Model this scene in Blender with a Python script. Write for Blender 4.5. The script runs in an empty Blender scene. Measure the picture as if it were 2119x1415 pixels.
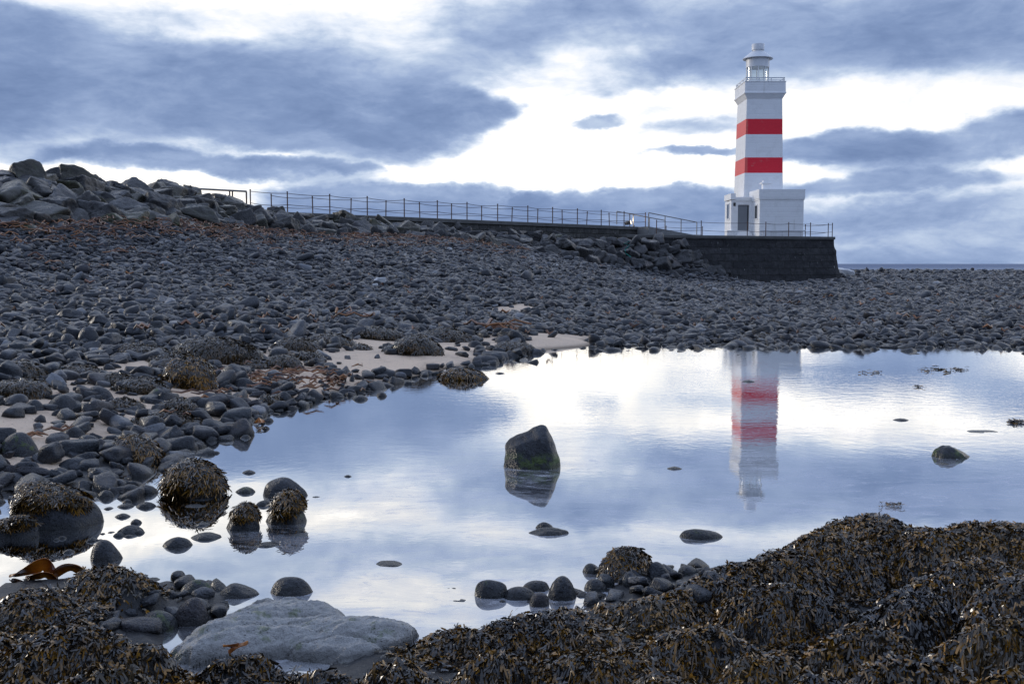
import bpy, bmesh, math, random
import numpy as np
from mathutils import Vector, Matrix, Euler

random.seed(7)
rng = np.random.default_rng(11)
scene = bpy.context.scene
COL = scene.collection

# ------------------------------------------------------------------ camera
FPX, CX, CY, HORIZON, EYE = 2178.0, 1059.5, 707.5, 546.0, 1.38
PITCH = math.atan((CY - HORIZON) / FPX)
cam_data = bpy.data.cameras.new("camera")
cam_data.sensor_width = 36.0
cam_data.lens = FPX / 2119.0 * 36.0
cam_data.clip_start = 0.05
cam_data.clip_end = 60000.0
cam = bpy.data.objects.new("camera", cam_data)
COL.objects.link(cam)
cam.location = (0, 0, EYE)
cam.rotation_euler = (math.pi / 2 - PITCH, 0, 0)
scene.camera = cam
cam_data.dof.use_dof = False
cam_data.dof.focus_distance = 14.0
cam_data.dof.aperture_fstop = 11.0

SP, CP = math.sin(PITCH), math.cos(PITCH)


def ray(px, py):
    x = (px - CX) / FPX
    y = -(py - CY) / FPX
    return np.array([x, CP + y * SP, y * CP - SP])


def at(px, py, Y):
    """world point seen at a photograph pixel at the depth Y"""
    d = ray(px, py)
    s = Y / d[1]
    return np.array([d[0] * s, Y, EYE + d[2] * s])


def ground(px, py, z=0.0):
    d = ray(px, py)
    s = (z - EYE) / d[2]
    return np.array([d[0] * s, d[1] * s, z])


def proj(X, Y, Z):
    zc = Y * CP - (Z - EYE) * SP
    yc = Y * SP + (Z - EYE) * CP
    return CX + FPX * X / zc, CY - FPX * yc / zc


# ------------------------------------------------------------------ render look
scene.view_settings.view_transform = 'Standard'
scene.view_settings.look = 'None'
scene.view_settings.gamma = 1.0
scene.view_settings.exposure = 0.0
scene.render.engine = 'CYCLES'
scene.cycles.max_bounces = 6
scene.cycles.diffuse_bounces = 3
scene.cycles.glossy_bounces = 3
scene.cycles.transparent_max_bounces = 8
scene.cycles.use_denoising = True
scene.cycles.sample_clamp_indirect = 4.0
scene.cycles.caustics_reflective = False
scene.cycles.caustics_refractive = False


# ------------------------------------------------------------------ node helpers
class NT:
    def __init__(self, tree):
        self.t = tree
        self.n = tree.nodes
        self.l = tree.links

    def node(self, kind, **kw):
        nd = self.n.new(kind)
        for k, v in kw.items():
            setattr(nd, k, v)
        return nd

    def plug(self, sock, v):
        if v is None:
            return
        if isinstance(v, bpy.types.NodeSocket):
            self.l.new(v, sock)
        else:
            sock.default_value = v

    def math(self, op, a, b=None, c=None, clamp=False):
        nd = self.node('ShaderNodeMath', operation=op, use_clamp=clamp)
        self.plug(nd.inputs[0], a)
        self.plug(nd.inputs[1], b)
        self.plug(nd.inputs[2], c)
        return nd.outputs[0]

    def vmath(self, op, a, b=None):
        nd = self.node('ShaderNodeVectorMath', operation=op)
        self.plug(nd.inputs[0], a)
        self.plug(nd.inputs[1], b)
        return nd.outputs['Value'] if op in ('LENGTH', 'DOT_PRODUCT') else nd.outputs[0]

    def noise(self, vec, scale, detail=3.0, rough=0.5, out='Fac', dist=0.0):
        nd = self.node('ShaderNodeTexNoise')
        self.plug(nd.inputs['Vector'], vec)
        nd.inputs['Scale'].default_value = scale
        nd.inputs['Detail'].default_value = detail
        nd.inputs['Roughness'].default_value = rough
        nd.inputs['Distortion'].default_value = dist
        return nd.outputs[out]

    def rng(self, v, a, b, c=0.0, d=1.0, smooth=True):
        nd = self.node('ShaderNodeMapRange')
        nd.interpolation_type = 'SMOOTHSTEP' if smooth else 'LINEAR'
        self.plug(nd.inputs['Value'], v)
        for i, x in zip((1, 2, 3, 4), (a, b, c, d)):
            nd.inputs[i].default_value = x
        return nd.outputs[0]

    def ramp(self, fac, stops, interp='LINEAR'):
        nd = self.node('ShaderNodeValToRGB')
        cr = nd.color_ramp
        cr.interpolation = interp
        while len(cr.elements) < len(stops):
            cr.elements.new(0.5)
        for e, (p, c) in zip(cr.elements, stops):
            e.position = p
            e.color = (c[0], c[1], c[2], 1)
        self.plug(nd.inputs[0], fac)
        return nd.outputs[0]

    def mix(self, fac, a, b, mode='MIX'):
        nd = self.node('ShaderNodeMix', data_type='RGBA', blend_type=mode)
        self.plug(nd.inputs[0], fac)
        for s, v in ((nd.inputs[6], a), (nd.inputs[7], b)):
            if isinstance(v, tuple):
                v = (v[0], v[1], v[2], 1)
            self.plug(s, v)
        return nd.outputs[2]

    def mapping(self, vec, loc=(0, 0, 0), rot=(0, 0, 0), scale=(1, 1, 1), kind='POINT'):
        nd = self.node('ShaderNodeMapping', vector_type=kind)
        self.plug(nd.inputs['Vector'], vec)
        nd.inputs['Location'].default_value = loc
        nd.inputs['Rotation'].default_value = rot
        nd.inputs['Scale'].default_value = scale
        return nd.outputs[0]

    def bump(self, h, strength, dist, normal=None):
        nd = self.node('ShaderNodeBump')
        nd.inputs['Strength'].default_value = strength
        nd.inputs['Distance'].default_value = dist
        self.plug(nd.inputs['Height'], h)
        if normal is not None:
            self.plug(nd.inputs['Normal'], normal)
        return nd.outputs[0]


def material(name):
    m = bpy.data.materials.new(name)
    m.use_nodes = True
    t = NT(m.node_tree)
    b = m.node_tree.nodes['Principled BSDF']
    return m, t, b


# ------------------------------------------------------------------ sky
world = bpy.data.worlds.new("World")
scene.world = world
world.use_nodes = True
SUN_EL, SUN_AZ = math.radians(11.0), math.radians(-62.0)      # azimuth from +Y towards +X


def build_sky():
    t = NT(world.node_tree)
    bg = world.node_tree.nodes['Background']
    tc = t.node('ShaderNodeTexCoord')
    sep = t.node('ShaderNodeSeparateXYZ')
    t.plug(sep.inputs[0], tc.outputs['Generated'])
    x, y, z = sep.outputs
    az = t.math('ARCTAN2', x, y)
    el = t.math('ARCSINE', z)
    K = FPX / 1000.0
    comb = t.node('ShaderNodeCombineXYZ')
    t.plug(comb.inputs[0], t.math('MULTIPLY', az, K))
    t.plug(comb.inputs[1], t.math('MULTIPLY', el, K))
    uv = comb.outputs[0]
    # two warps: one broad, one fine, both flattened like cloud layers
    w1 = t.noise(t.mapping(uv, scale=(1, 2.0, 1)), 3.4, 3, 0.55, 'Color')
    w1 = t.vmath('MULTIPLY', t.vmath('SUBTRACT', w1, (0.5, 0.5, 0.5)), (0.30, 0.085, 0))
    w2 = t.noise(t.mapping(uv, scale=(1, 1.8, 1)), 15.0, 4, 0.6, 'Color')
    w2 = t.vmath('MULTIPLY', t.vmath('SUBTRACT', w2, (0.5, 0.5, 0.5)), (0.085, 0.036, 0))
    p = t.vmath('ADD', t.vmath('ADD', uv, w1), w2)
    # cloud bodies: photograph pixel centre, half sizes, tilt, strength, edge softness
    bodies = [
        (230, 178, 420, 120, -4, 1.00, .45), (640, 200, 360, 112, -5, 1.00, .45), (930, 236, 135, 42, -4, .9, .5),
        (-260, 170, 340, 130, 0, .95, .4), (790, 285, 150, 40, -8, .75, .5),
        (420, 343, 330, 24, -3, .85, .5), (640, 350, 130, 15, -4, .6, .6), (250, 322, 130, 12, 2, .6, .6),
        (700, 325, 190, 16, -6, .55, .7),
        (860, 430, 330, 46, -3, .95, .3), (1290, 438, 280, 44, 1, .95, .28), (1080, 470, 620, 52, 0, .75, .4),
        (1900, 480, 420, 88, 0, .58, .6), (1760, 548, 900, 34, 0, .42, .7), (1900, 430, 240, 26, 3, .35, .7), (300, 545, 700, 30, 0, .4, .8),
        (1760, 303, 170, 32, -3, .95, .42), (2030, 298, 250, 44, 8, .95, .45), (1830, 381, 240, 20, 1, .85, .5),
        (1430, 314, 120, 11, 0, .75, .5), (1215, 254, 75, 13, 4, .6, .6), (1430, 258, 120, 20, 5, .35, .7),
        (1000, 95, 170, 80, -8, .60, .8), (1120, 40, 190, 52, 0, .42, .9), (1720, 55, 520, 78, -2, .85, .55),
        (2050, 70, 280, 95, 0, .7, .5), (1360, 135, 170, 34, 4, .45, .8), (1290, 176, 130, 20, 2, .42, .9),
        (1560, 140, 240, 34, -4, .5, .8), (330, 20, 180, 22, 0, .3, .9), (40, 60, 140, 30, -12, .5, .7),
        (300, -150, 700, 70, -3, .40, .8), (1500, -110, 700, 70, 2, .42, .8), (900, -300, 900, 90, 0, .42, .8), (2100, -250, 600, 90, 0, .45, .8), (-100, -330, 600, 90, 0, .4, .8),
        (700, 60, 150, 40, -8, .3, .9), (1190, 20, 150, 30, 0, .5, .8),
    ]
    total = None
    for (px, py, rx, ry, rot, amp, soft) in bodies:
        d = ray(px, py)
        d = d / np.linalg.norm(d)
        loc = (math.atan2(d[0], d[1]) * K, math.asin(d[2]) * K, 0)
        m = t.mapping(p, loc, (0, 0, math.radians(rot)), (rx / 1000, ry / 1000, 1), 'TEXTURE')
        r = t.vmath('LENGTH', m)
        v = t.rng(r, 1.0 + soft * .55, 1.0 - soft, 0.0, amp)
        total = v if total is None else t.math('ADD', total, v)
    # soft saturation so overlapping bodies do not pile up
    total = t.math('SUBTRACT', 1.0, t.math('POWER', 2.718, t.math('MULTIPLY', total, -1.9)))
    # texture inside and between the bodies
    n1 = t.noise(t.mapping(uv, scale=(1, 2.3, 1)), 4.6, 6, 0.6, 'Fac', 0.5)
    n2 = t.noise(t.mapping(uv, loc=(3, 1, 0), scale=(1, 3.0, 1)), 17.0, 5, 0.6, 'Fac', 0.3)
    tex = t.math('ADD', t.math('MULTIPLY', t.math('SUBTRACT', n1, 0.43), 1.0),
                 t.math('MULTIPLY', t.math('SUBTRACT', n2, 0.5), 0.42))
    tex = t.math('MULTIPLY', tex, t.math('SUBTRACT', 1.0, t.math('MULTIPLY', total, .48)))
    dens = t.math('ADD', t.math('MULTIPLY', total, .84), tex)
    dens = t.math('ADD', dens, 0.0, clamp=True)
    view = t.ramp(dens, [(0.0, (1.34, 1.30, 1.25)), (0.10, (1.08, 1.07, 1.05)), (0.22, (0.95, 0.97, 1.00)), (0.36, (0.79, 0.86, 0.98)),
                         (0.52, (0.535, 0.64, 0.82)), (0.68, (0.345, 0.45, 0.675)), (0.84, (0.23, 0.323, 0.54)), (1.0, (0.155, 0.233, 0.425))])
    # warm glow of the hidden low sun along the horizon
    glow = t.math('MULTIPLY', t.rng(el, 0.0, 0.30, 1.0, 0.0), t.rng(t.math('ABSOLUTE', t.math('ADD', az, 0.16)), 0.65, 0.0, 0.0, 1.0))
    bright = t.rng(dens, 0.45, 0.0, 0.0, 1.0)
    view = t.mix(t.math('MULTIPLY', t.math('MULTIPLY', glow, bright), 0.6), view, (1.75, 1.62, 1.40))
    # clear air of the Nishita sky above and behind, seen through high thin cloud
    sky = t.node('ShaderNodeTexSky', sky_type='NISHITA')
    sky.sun_disc = False
    sky.sun_elevation = SUN_EL
    sky.sun_rotation = SUN_AZ
    sky.air_density = 1.0
    sky.dust_density = 0.6
    high_n = t.noise(t.mapping(uv, loc=(7, 2, 0), scale=(1, 1.4, 1)), 1.9, 5, 0.6)
    high_c = t.ramp(high_n, [(0.30, (0.72, 0.85, 1.17)), (0.52, (0.97, 1.08, 1.38)), (0.70, (1.30, 1.37, 1.56))])
    nishi = t.vmath('MULTIPLY', sky.outputs[0], (0.1, 0.1, 0.1))
    high = t.mix(0.22, high_c, nishi)
    fall = t.math('MULTIPLY', t.rng(y, .35, -.35, .84, .60), 1.0)                  # the eastern sky, away from the sunset, is duller
    cf = t.node('ShaderNodeCombineXYZ')
    for q in range(3):
        t.plug(cf.inputs[q], t.math('MULTIPLY', fall, (.88, 1.0, 1.18)[q]))
    high = t.vmath('MULTIPLY', high, cf.outputs[0])
    up = t.rng(el, 0.36, 0.62, 0.0, 1.0)
    aside = t.rng(t.math('ABSOLUTE', az), 0.75, 1.35, 0.0, 1.0)
    col = t.mix(t.math('MAXIMUM', up, aside), view, high)
    bg.inputs['Strength'].default_value = 0.1
    t.plug(bg.inputs['Color'], t.vmath('MULTIPLY', col, (10.0, 10.0, 10.0)))


build_sky()

# ------------------------------------------------------------------ sun behind cloud, low on the left
sd = bpy.data.lights.new("sun", 'SUN')
sd.energy = 1.1
sd.angle = math.radians(14.0)
sd.color = (1.0, 0.90, 0.76)
sun = bpy.data.objects.new("sun", sd)
COL.objects.link(sun)
sv = Vector((math.sin(SUN_AZ) * math.cos(SUN_EL), math.cos(SUN_AZ) * math.cos(SUN_EL), math.sin(SUN_EL)))
sun.rotation_euler = sv.to_track_quat('Z', 'Y').to_euler()
sun.location = (-30, 10, 30)


# ------------------------------------------------------------------ object helpers
def tag(o, label=None, cat=None, group=None, kind=None):
    if label:
        o['label'] = label
    if cat:
        o['category'] = cat
    if group:
        o['group'] = group
    if kind:
        o['kind'] = kind
    return o


def arrays_mesh(name, V, F, smooth=True, attrs=None):
    V = np.asarray(V, dtype=np.float32)
    F = np.asarray(F, dtype=np.int32)
    k = F.shape[1]
    me = bpy.data.meshes.new(name)
    me.vertices.add(len(V))
    me.vertices.foreach_set('co', V.ravel())
    me.loops.add(F.size)
    me.loops.foreach_set('vertex_index', F.ravel())
    me.polygons.add(len(F))
    me.polygons.foreach_set('loop_start', np.arange(0, F.size, k, dtype=np.int32))
    me.polygons.foreach_set('use_smooth', np.full(len(F), smooth, dtype=bool))
    for an, arr in (attrs or {}).items():
        a = me.attributes.new(an, 'FLOAT', 'POINT')
        a.data.foreach_set('value', np.asarray(arr, dtype=np.float32))
    me.update(calc_edges=True)
    return me


def add_obj(name, me, mat=None, parent=None, loc=(0, 0, 0)):
    o = bpy.data.objects.new(name, me)
    COL.objects.link(o)
    if mat is not None and not me.materials:
        me.materials.append(mat)
    o.location = loc
    if parent is not None:
        o.parent = parent
    return o


def empty(name, loc):
    o = bpy.data.objects.new(name, None)
    COL.objects.link(o)
    o.location = loc
    o.empty_display_size = 0.3
    return o


class Geo:
    """collects faces in world space and links them as ONE mesh object"""

    def __init__(self):
        self.v, self.f = [], []

    def quad_grid(self, P):
        r, c = P.shape[:2]
        b = len(self.v)
        self.v += [tuple(q) for q in P.reshape(-1, 3)]
        for i in range(r - 1):
            for j in range(c - 1):
                a = b + i * c + j
                self.f.append((a, a + 1, a + c + 1, a + c))
        return self

    def hexa(self, p):
        b = len(self.v)
        self.v += [tuple(q) for q in p]
        for q in ((3, 2, 1, 0), (4, 5, 6, 7), (0, 1, 5, 4), (1, 2, 6, 5), (2, 3, 7, 6), (3, 0, 4, 7)):
            self.f.append(tuple(b + i for i in q))
        return self

    def box(self, x0, x1, y0, y1, z0, z1):
        return self.hexa([(x0, y0, z0), (x1, y0, z0), (x1, y1, z0), (x0, y1, z0),
                          (x0, y0, z1), (x1, y0, z1), (x1, y1, z1), (x0, y1, z1)])

    def prism(self, poly, z0, z1):
        """poly counter-clockwise in plan"""
        b = len(self.v)
        n = len(poly)
        self.v += [(p[0], p[1], z0) for p in poly] + [(p[0], p[1], z1) for p in poly]
        for i in range(n):
            j = (i + 1) % n
            self.f.append((b + i, b + j, b + n + j, b + n + i))
        self.f.append(tuple(b + n + i for i in range(n)))
        self.f.append(tuple(b + n - 1 - i for i in range(n)))
        return self

    def lathe(self, cx, cy, prof, n=32, cap=True):
        b = len(self.v)
        for (r, z) in prof:
            for k in range(n):
                a = 2 * math.pi * k / n
                self.v.append((cx + r * math.cos(a), cy + r * math.sin(a), z))
        for i in range(len(prof) - 1):
            for k in range(n):
                k2 = (k + 1) % n
                self.f.append((b + i * n + k, b + i * n + k2, b + (i + 1) * n + k2, b + (i + 1) * n + k))
        if cap:
            self.f.append(tuple(b + n - 1 - k for k in range(n)))
            e = b + (len(prof) - 1) * n
            self.f.append(tuple(e + k for k in range(n)))
        return self

    def tube(self, pts, r, n=6, cap=True):
        pts = [Vector(p) for p in pts]
        b = len(self.v)
        rs = r if isinstance(r, (list, tuple)) else [r] * len(pts)
        for i, p in enumerate(pts):
            d = (pts[min(i + 1, len(pts) - 1)] - pts[max(i - 1, 0)]).normalized()
            s = d.cross(Vector((0, 0, 1)))
            if s.length < 1e-3:
                s = Vector((1, 0, 0))
            s.normalize()
            u = s.cross(d)
            for k in range(n):
                a = 2 * math.pi * k / n
                self.v.append(tuple(p + (s * math.cos(a) + u * math.sin(a)) * rs[i]))
        for i in range(len(pts) - 1):
            for k in range(n):
                k2 = (k + 1) % n
                self.f.append((b + i * n + k, b + i * n + k2, b + (i + 1) * n + k2, b + (i + 1) * n + k))
        if cap:
            self.f.append(tuple(b + n - 1 - k for k in range(n)))
            e = b + (len(pts) - 1) * n
            self.f.append(tuple(e + k for k in range(n)))
        return self

    def build(self, name, mat, parent=None, smooth=False, bevel=0.0, base=None):
        """base: world location of the thing (or of its root)"""
        off = Vector(base) if base is not None else Vector((0, 0, 0))
        me = bpy.data.meshes.new(name)
        me.from_pydata([tuple(Vector(q) - off) for q in self.v], [], self.f)
        me.update()
        bm = bmesh.new()
        bm.from_mesh(me)
        bmesh.ops.recalc_face_normals(bm, faces=bm.faces)
        bm.to_mesh(me)
        bm.free()
        if smooth:
            me.polygons.foreach_set('use_smooth', [True] * len(me.polygons))
            me.set_sharp_from_angle(angle=math.radians(40))
        o = add_obj(name, me, mat, parent, (0, 0, 0) if parent is not None else off)
        if bevel:
            md = o.modifiers.new('bevel', 'BEVEL')
            md.width = bevel
            md.segments = 2
            md.limit_method = 'ANGLE'
        return o


# ------------------------------------------------------------------ numpy noise
def vnoise(x, y, seed=0):
    xi, yi = np.floor(x), np.floor(y)
    xf, yf = x - xi, y - yi
    u, v = xf * xf * (3 - 2 * xf), yf * yf * (3 - 2 * yf)

    def h(a, b):
        s = np.sin(a * 127.1 + b * 311.7 + seed * 74.7) * 43758.5453
        return s - np.floor(s)
    return (h(xi, yi) * (1 - u) + h(xi + 1, yi) * u) * (1 - v) + (h(xi, yi + 1) * (1 - u) + h(xi + 1, yi + 1) * u) * v


def fbm(x, y, seed=0, octs=4):
    s, a, t = 0, 1.0, 0
    for i in range(octs):
        s = s + a * vnoise(x * 2 ** i, y * 2 ** i, seed + i * 13)
        t += a
        a *= 0.5
    return s / t


def wave3(seed, n=26, f0=1.2, f1=6.0, power=1.1):
    r = np.random.default_rng(seed)
    k = r.normal(size=(n, 3))
    k /= np.linalg.norm(k, axis=1, keepdims=True)
    fr = np.exp(r.uniform(math.log(f0), math.log(f1), n))
    ph = r.uniform(0, 6.28, n)
    am = fr ** -power
    am /= am.sum()

    def fn(P):
        return (np.sin(P @ (k * fr[:, None]).T * 2.0 + ph) * am).sum(axis=1)
    return fn


def in_poly(px, py, poly):
    px, py = np.asarray(px), np.asarray(py)
    ins = np.zeros(px.shape, bool)
    n = len(poly)
    for i in range(n):
        x0, y0 = poly[i]
        x1, y1 = poly[(i + 1) % n]
        c = ((y0 > py) != (y1 > py)) & (px < (x1 - x0) * (py - y0) / ((y1 - y0) if y1 != y0 else 1e-9) + x0)
        ins ^= c
    return ins


# ------------------------------------------------------------------ the lie of the land
# foot and crest of the bank of armour boulders: photograph pixel and depth
TOE = [(-700, 445, 22), (0, 470, 30), (150, 468, 32.5), (300, 462, 36), (430, 470, 41), (560, 482, 48), (700, 488, 52.5),
       (850, 492, 57), (1000, 503, 61.5), (1120, 525, 64.5), (1250, 548, 68), (1400, 566, 72.5), (1500, 575, 75.5)]
CREST = [(-700, 325, 26), (0, 368, 36), (100, 366, 38.5), (200, 381, 41), (280, 392, 43.5), (380, 402, 46), (480, 423, 50),
         (570, 447, 54), (640, 460, 56.5), (800, 466, 60.8), (1000, 483, 66.2), (1200, 494, 72.0), (1400, 502, 75.8), (1500, 572, 77.2)]


def poly_at(tab, u):
    a = np.array(tab, float)
    return at(u, np.interp(u, a[:, 0], a[:, 1]), np.interp(u, a[:, 0], a[:, 2]))


ctrl = []          # (world point)
SHORE = [(2400, 712), (2119, 712), (1900, 712), (1700, 712), (1500, 711), (1350, 708), (1230, 706), (1150, 722), (1080, 731), (1000, 745),
         (900, 768), (830, 784), (740, 806), (640, 832), (560, 852), (500, 885), (420, 905), (340, 945), (270, 985), (210, 1010)]
for (px, py) in SHORE:
    ctrl.append(ground(px, py, 0.0))
for (px, py, z) in [(-60, 1060, -.03), (-200, 1150, -.04), (-60, 1150, -.07), (60, 1120, -.08), (150, 1150, -.08), (300, 1100, -.1), (270, 1060, -.06),
                    (500, 1000, -.12), (700, 900, -.18), (800, 1050, -.28), (1000, 850, -.25), (1300, 800, -.3), (1100, 1000, -.32),
                    (1500, 900, -.35), (1800, 800, -.3), (2100, 900, -.35), (2400, 850, -.35), (1400, 1050, -.3), (1700, 1000, -.3),
                    (2100, 1000, -.25), (900, 1150, -.2), (600, 1150, -.15), (2000, 760, -.15), (1500, 755, -.15), (1200, 740, -.1),
                    # near side
                    (1140, 708, .09), (1190, 701, .07), (900, 738, .10), (780, 738, .12), (60, 1190, -.02), (180, 1200, .02), (330, 1230, .03), (420, 1262, .02), (520, 1245, -.03), (650, 1255, -.05), (800, 1275, -.06),
                    (420, 1350, -.06), (520, 1365, -.06), (640, 1360, -.05), (720, 1340, 0.0), (880, 1310, -.02), (1000, 1262, -.03), (1180, 1240, -.02),
                    (1300, 1215, .01), (1420, 1190, .01), (1520, 1165, .0), (1680, 1110, -.02), (1850, 1078, -.02), (2119, 1070, -.02), (2400, 1060, -.02),
                    (2119, 1200, .05), (1800, 1200, .03), (1500, 1260, .02), (1200, 1300, .01), (900, 1380, .02), (500, 1410, .04), (200, 1290, .06),
                    (0, 1260, .06), (-200, 1260, .1), (0, 1410, .06), (300, 1410, .05), (1200, 1410, .05), (1700, 1410, .08), (2119, 1410, .1), (2500, 1300, .15)]:
    ctrl.append(ground(px, py, z))
for (px, py, Y) in [(-400, 560, 18), (-400, 640, 13), (-400, 760, 8.6), (-400, 900, 6.5),
                    (0, 560, 24), (0, 640, 17), (0, 700, 13), (0, 760, 10.5), (0, 830, 8.7), (0, 900, 7.5), (0, 980, 6.65),
                    (280, 560, 26.5), (280, 640, 18.3), (280, 700, 14), (280, 760, 11.2), (280, 830, 9.4),
                    (560, 560, 30), (560, 640, 20), (560, 700, 15.5), (560, 760, 12.5), (800, 560, 34), (800, 640, 22.5), (800, 700, 17),
                    (1000, 560, 38), (1000, 620, 26), (1000, 680, 19.8), (1250, 600, 38), (1250, 650, 25),
                    (1480, 610, 40), (1480, 650, 25.8), (1730, 579, 80), (1730, 610, 42), (1730, 650, 26),
                    (2119, 600, 46), (2119, 640, 28), (2119, 573, 100), (2119, 565, 180), (1760, 565, 180), (2600, 600, 44), (2600, 640, 27.5), (2600, 565, 180)]:
    ctrl.append(at(px, py, Y))
for (px, py, Y) in TOE:
    ctrl.append(at(px, py, Y) - np.array([0, 0, .1]))
for (px, py, Y) in CREST:
    ctrl.append(at(px, py, Y) - np.array([0, 0, .75]))
for (px, Y, z) in [(-700, 40, 4.2), (0, 48, 3.9), (300, 58, 3.6), (-200, 100, 3.5), (400, 100, 3.0), (600, 75, 1.2), (900, 85, .8), (1200, 95, .5), (1500, 110, .3),
                   (-800, 200, 1.5), (0, 200, 1.0), (800, 180, .2), (1400, 180, .2), (-800, 260, -1.5), (0, 260, -1.5), (800, 240, -1.5), (1400, 225, -1.5), (1760, 222, -1.5), (2119, 222, -1.5), (2800, 222, -1.5),
                   (200, 1.6, .25), (1060, 1.6, .3), (1900, 1.6, .35)]:
    ctrl.append(np.array([(px - CX) / FPX * Y, Y, z]))
ctrl = np.array(ctrl)


def st(X, Y):
    return np.stack([X / Y * 1.0, np.log(Y) * 0.55], axis=-1)


def rbf_fit(C):
    S = st(C[:, 0], C[:, 1])
    d = np.linalg.norm(S[:, None] - S[None], axis=2)
    n = len(S)
    A = np.zeros((n + 3, n + 3))
    A[:n, :n] = d ** 1.4 + np.eye(n) * 2e-4
    A[:n, n] = 1
    A[:n, n + 1:] = S
    A[n:, :n] = A[:n, n:].T
    return S, np.linalg.solve(A, np.concatenate([C[:, 2], np.zeros(3)]))


RBF_S, RBF_W = rbf_fit(ctrl)


def base_h(X, Y):
    X, Y = np.asarray(X, float), np.asarray(Y, float)
    shp = X.shape
    S = st(X.ravel(), np.maximum(Y.ravel(), 0.6))
    out = np.empty(len(S))
    n = len(RBF_S)
    for i in range(0, len(S), 40000):
        q = S[i:i + 40000]
        d = np.sqrt(((q[:, None] - RBF_S[None]) ** 2).sum(2))
        out[i:i + 40000] = (d ** 1.4) @ RBF_W[:n] + RBF_W[n] + q @ RBF_W[n + 1:]
    return out.reshape(shp)


# humps of weed-covered rock on the near side: crest pixel, crest height, half sizes in metres
HUMPS = [(1930, 1084, .30, .45, .30), (1705, 1100, .27, .42, .30), (1550, 1162, .21, .36, .26), (1380, 1222, .16, .34, .2), (2160, 1080, .33, .5, .3), (1800, 1068, .30, .60, .36), (2060, 1073, .32, .55, .36), (1610, 1135, .24, .36, .30), (1490, 1188, .19, .34, .24), (2010, 1150, .36, .55, .30),
         (1640, 1208, .27, .42, .22), (2160, 1180, .42, .42, .30), (1900, 1215, .32, .36, .20), (1330, 1222, .16, .30, .18), (1450, 1288, .26, .46, .20),
         (1780, 1290, .34, .42, .20), (2060, 1268, .41, .42, .20), (1120, 1262, .16, .46, .24), (950, 1298, .12, .30, .18), (1250, 1332, .25, .42, .20),
         (1600, 1350, .34, .36, .18), (1900, 1350, .39, .36, .18), (1050, 1350, .22, .30, .18), (830, 1365, .17, .26, .14), (1400, 1392, .33, .30, .15),
         (660, 1398, .15, .26, .11), (490, 1378, .12, .20, .09), (1750, 1402, .40, .30, .15), (2080, 1372, .44, .30, .15), (900, 1410, .22, .3, .13), (1150, 1410, .28, .3, .13),
         (235, 1180, .16, .36, .24), (70, 1228, .16, .32, .20), (130, 1308, .23, .44, .22), (300, 1345, .17, .22, .12), (-180, 1250, .25, .42, .30), (200, 1398, .28, .36, .13),
         (2350, 1120, .42, .5, .4), (2350, 1300, .5, .5, .3), (2600, 1100, .44, .6, .45), (2900, 1130, .46, .6, .5), (2650, 1300, .5, .5, .35), (-420, 1230, .28, .45, .3), (-450, 1360, .3, .4, .3), (400, 1412, .16, .25, .1)]
HUMP_W = []
for (px, py, zt, rx, ry) in HUMPS:
    g = ground(px, py, zt)
    HUMP_W.append((g[0], g[1], zt - (.055 if px > 700 else .03), rx * .86, ry * .80))


def hump_h(X, Y):
    acc = np.zeros_like(X)
    k = 70.0
    wx = X + (vnoise(X * 4, Y * 4, 3) - .5) * .10
    wy = Y + (vnoise(X * 4, Y * 4, 9) - .5) * .10
    for (cx, cy, zt, rx, ry) in HUMP_W:
        r2 = ((wx - cx) / rx) ** 2 + ((wy - cy) / ry) ** 2
        v = zt + .02 - (zt + .14) * np.minimum(r2 ** 1.15, 3.0) * .95
        acc = acc + np.exp(k * v)
    return np.log(np.maximum(acc, 1e-9)) / k


def terrain_h(X, Y):
    X, Y = np.asarray(X, float), np.asarray(Y, float)
    b = base_h(X, Y)
    near = (Y < 7.5) & (np.abs(X) < 6)
    h = b.copy()
    if near.any():
        xn, yn = X[near], Y[near]
        hh = hump_h(xn, yn)
        k = 45.0
        h[near] = np.log(np.exp(k * b[near]) + np.exp(k * hh)) / k + (fbm(xn * 9, yn * 9, 5, 3) - .5) * .035 + (fbm(xn * 34, yn * 34, 15, 2) - .5) * .02
    amp = np.clip(Y * 0.0022, 0.01, .12)
    far = ~near
    if far.any():
        h[far] = h[far] + (fbm(X[far] * .9, Y[far] * .9, 2, 4) - .5) * amp[far] * 2.0
    return h


def hit(px, py, y0=2.0, y1=230.0, dz=0.0):
    """where the sight line through a pixel meets the ground"""
    d = ray(px, py)
    Y = np.exp(np.linspace(math.log(y0), math.log(y1), 1500))
    s = Y / d[1]
    X, Z = d[0] * s, EYE + d[2] * s
    H = terrain_h(X, Y) + dz
    k = np.argmax(Z < H)
    return np.array([X[k], Y[k], H[k]])


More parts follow.
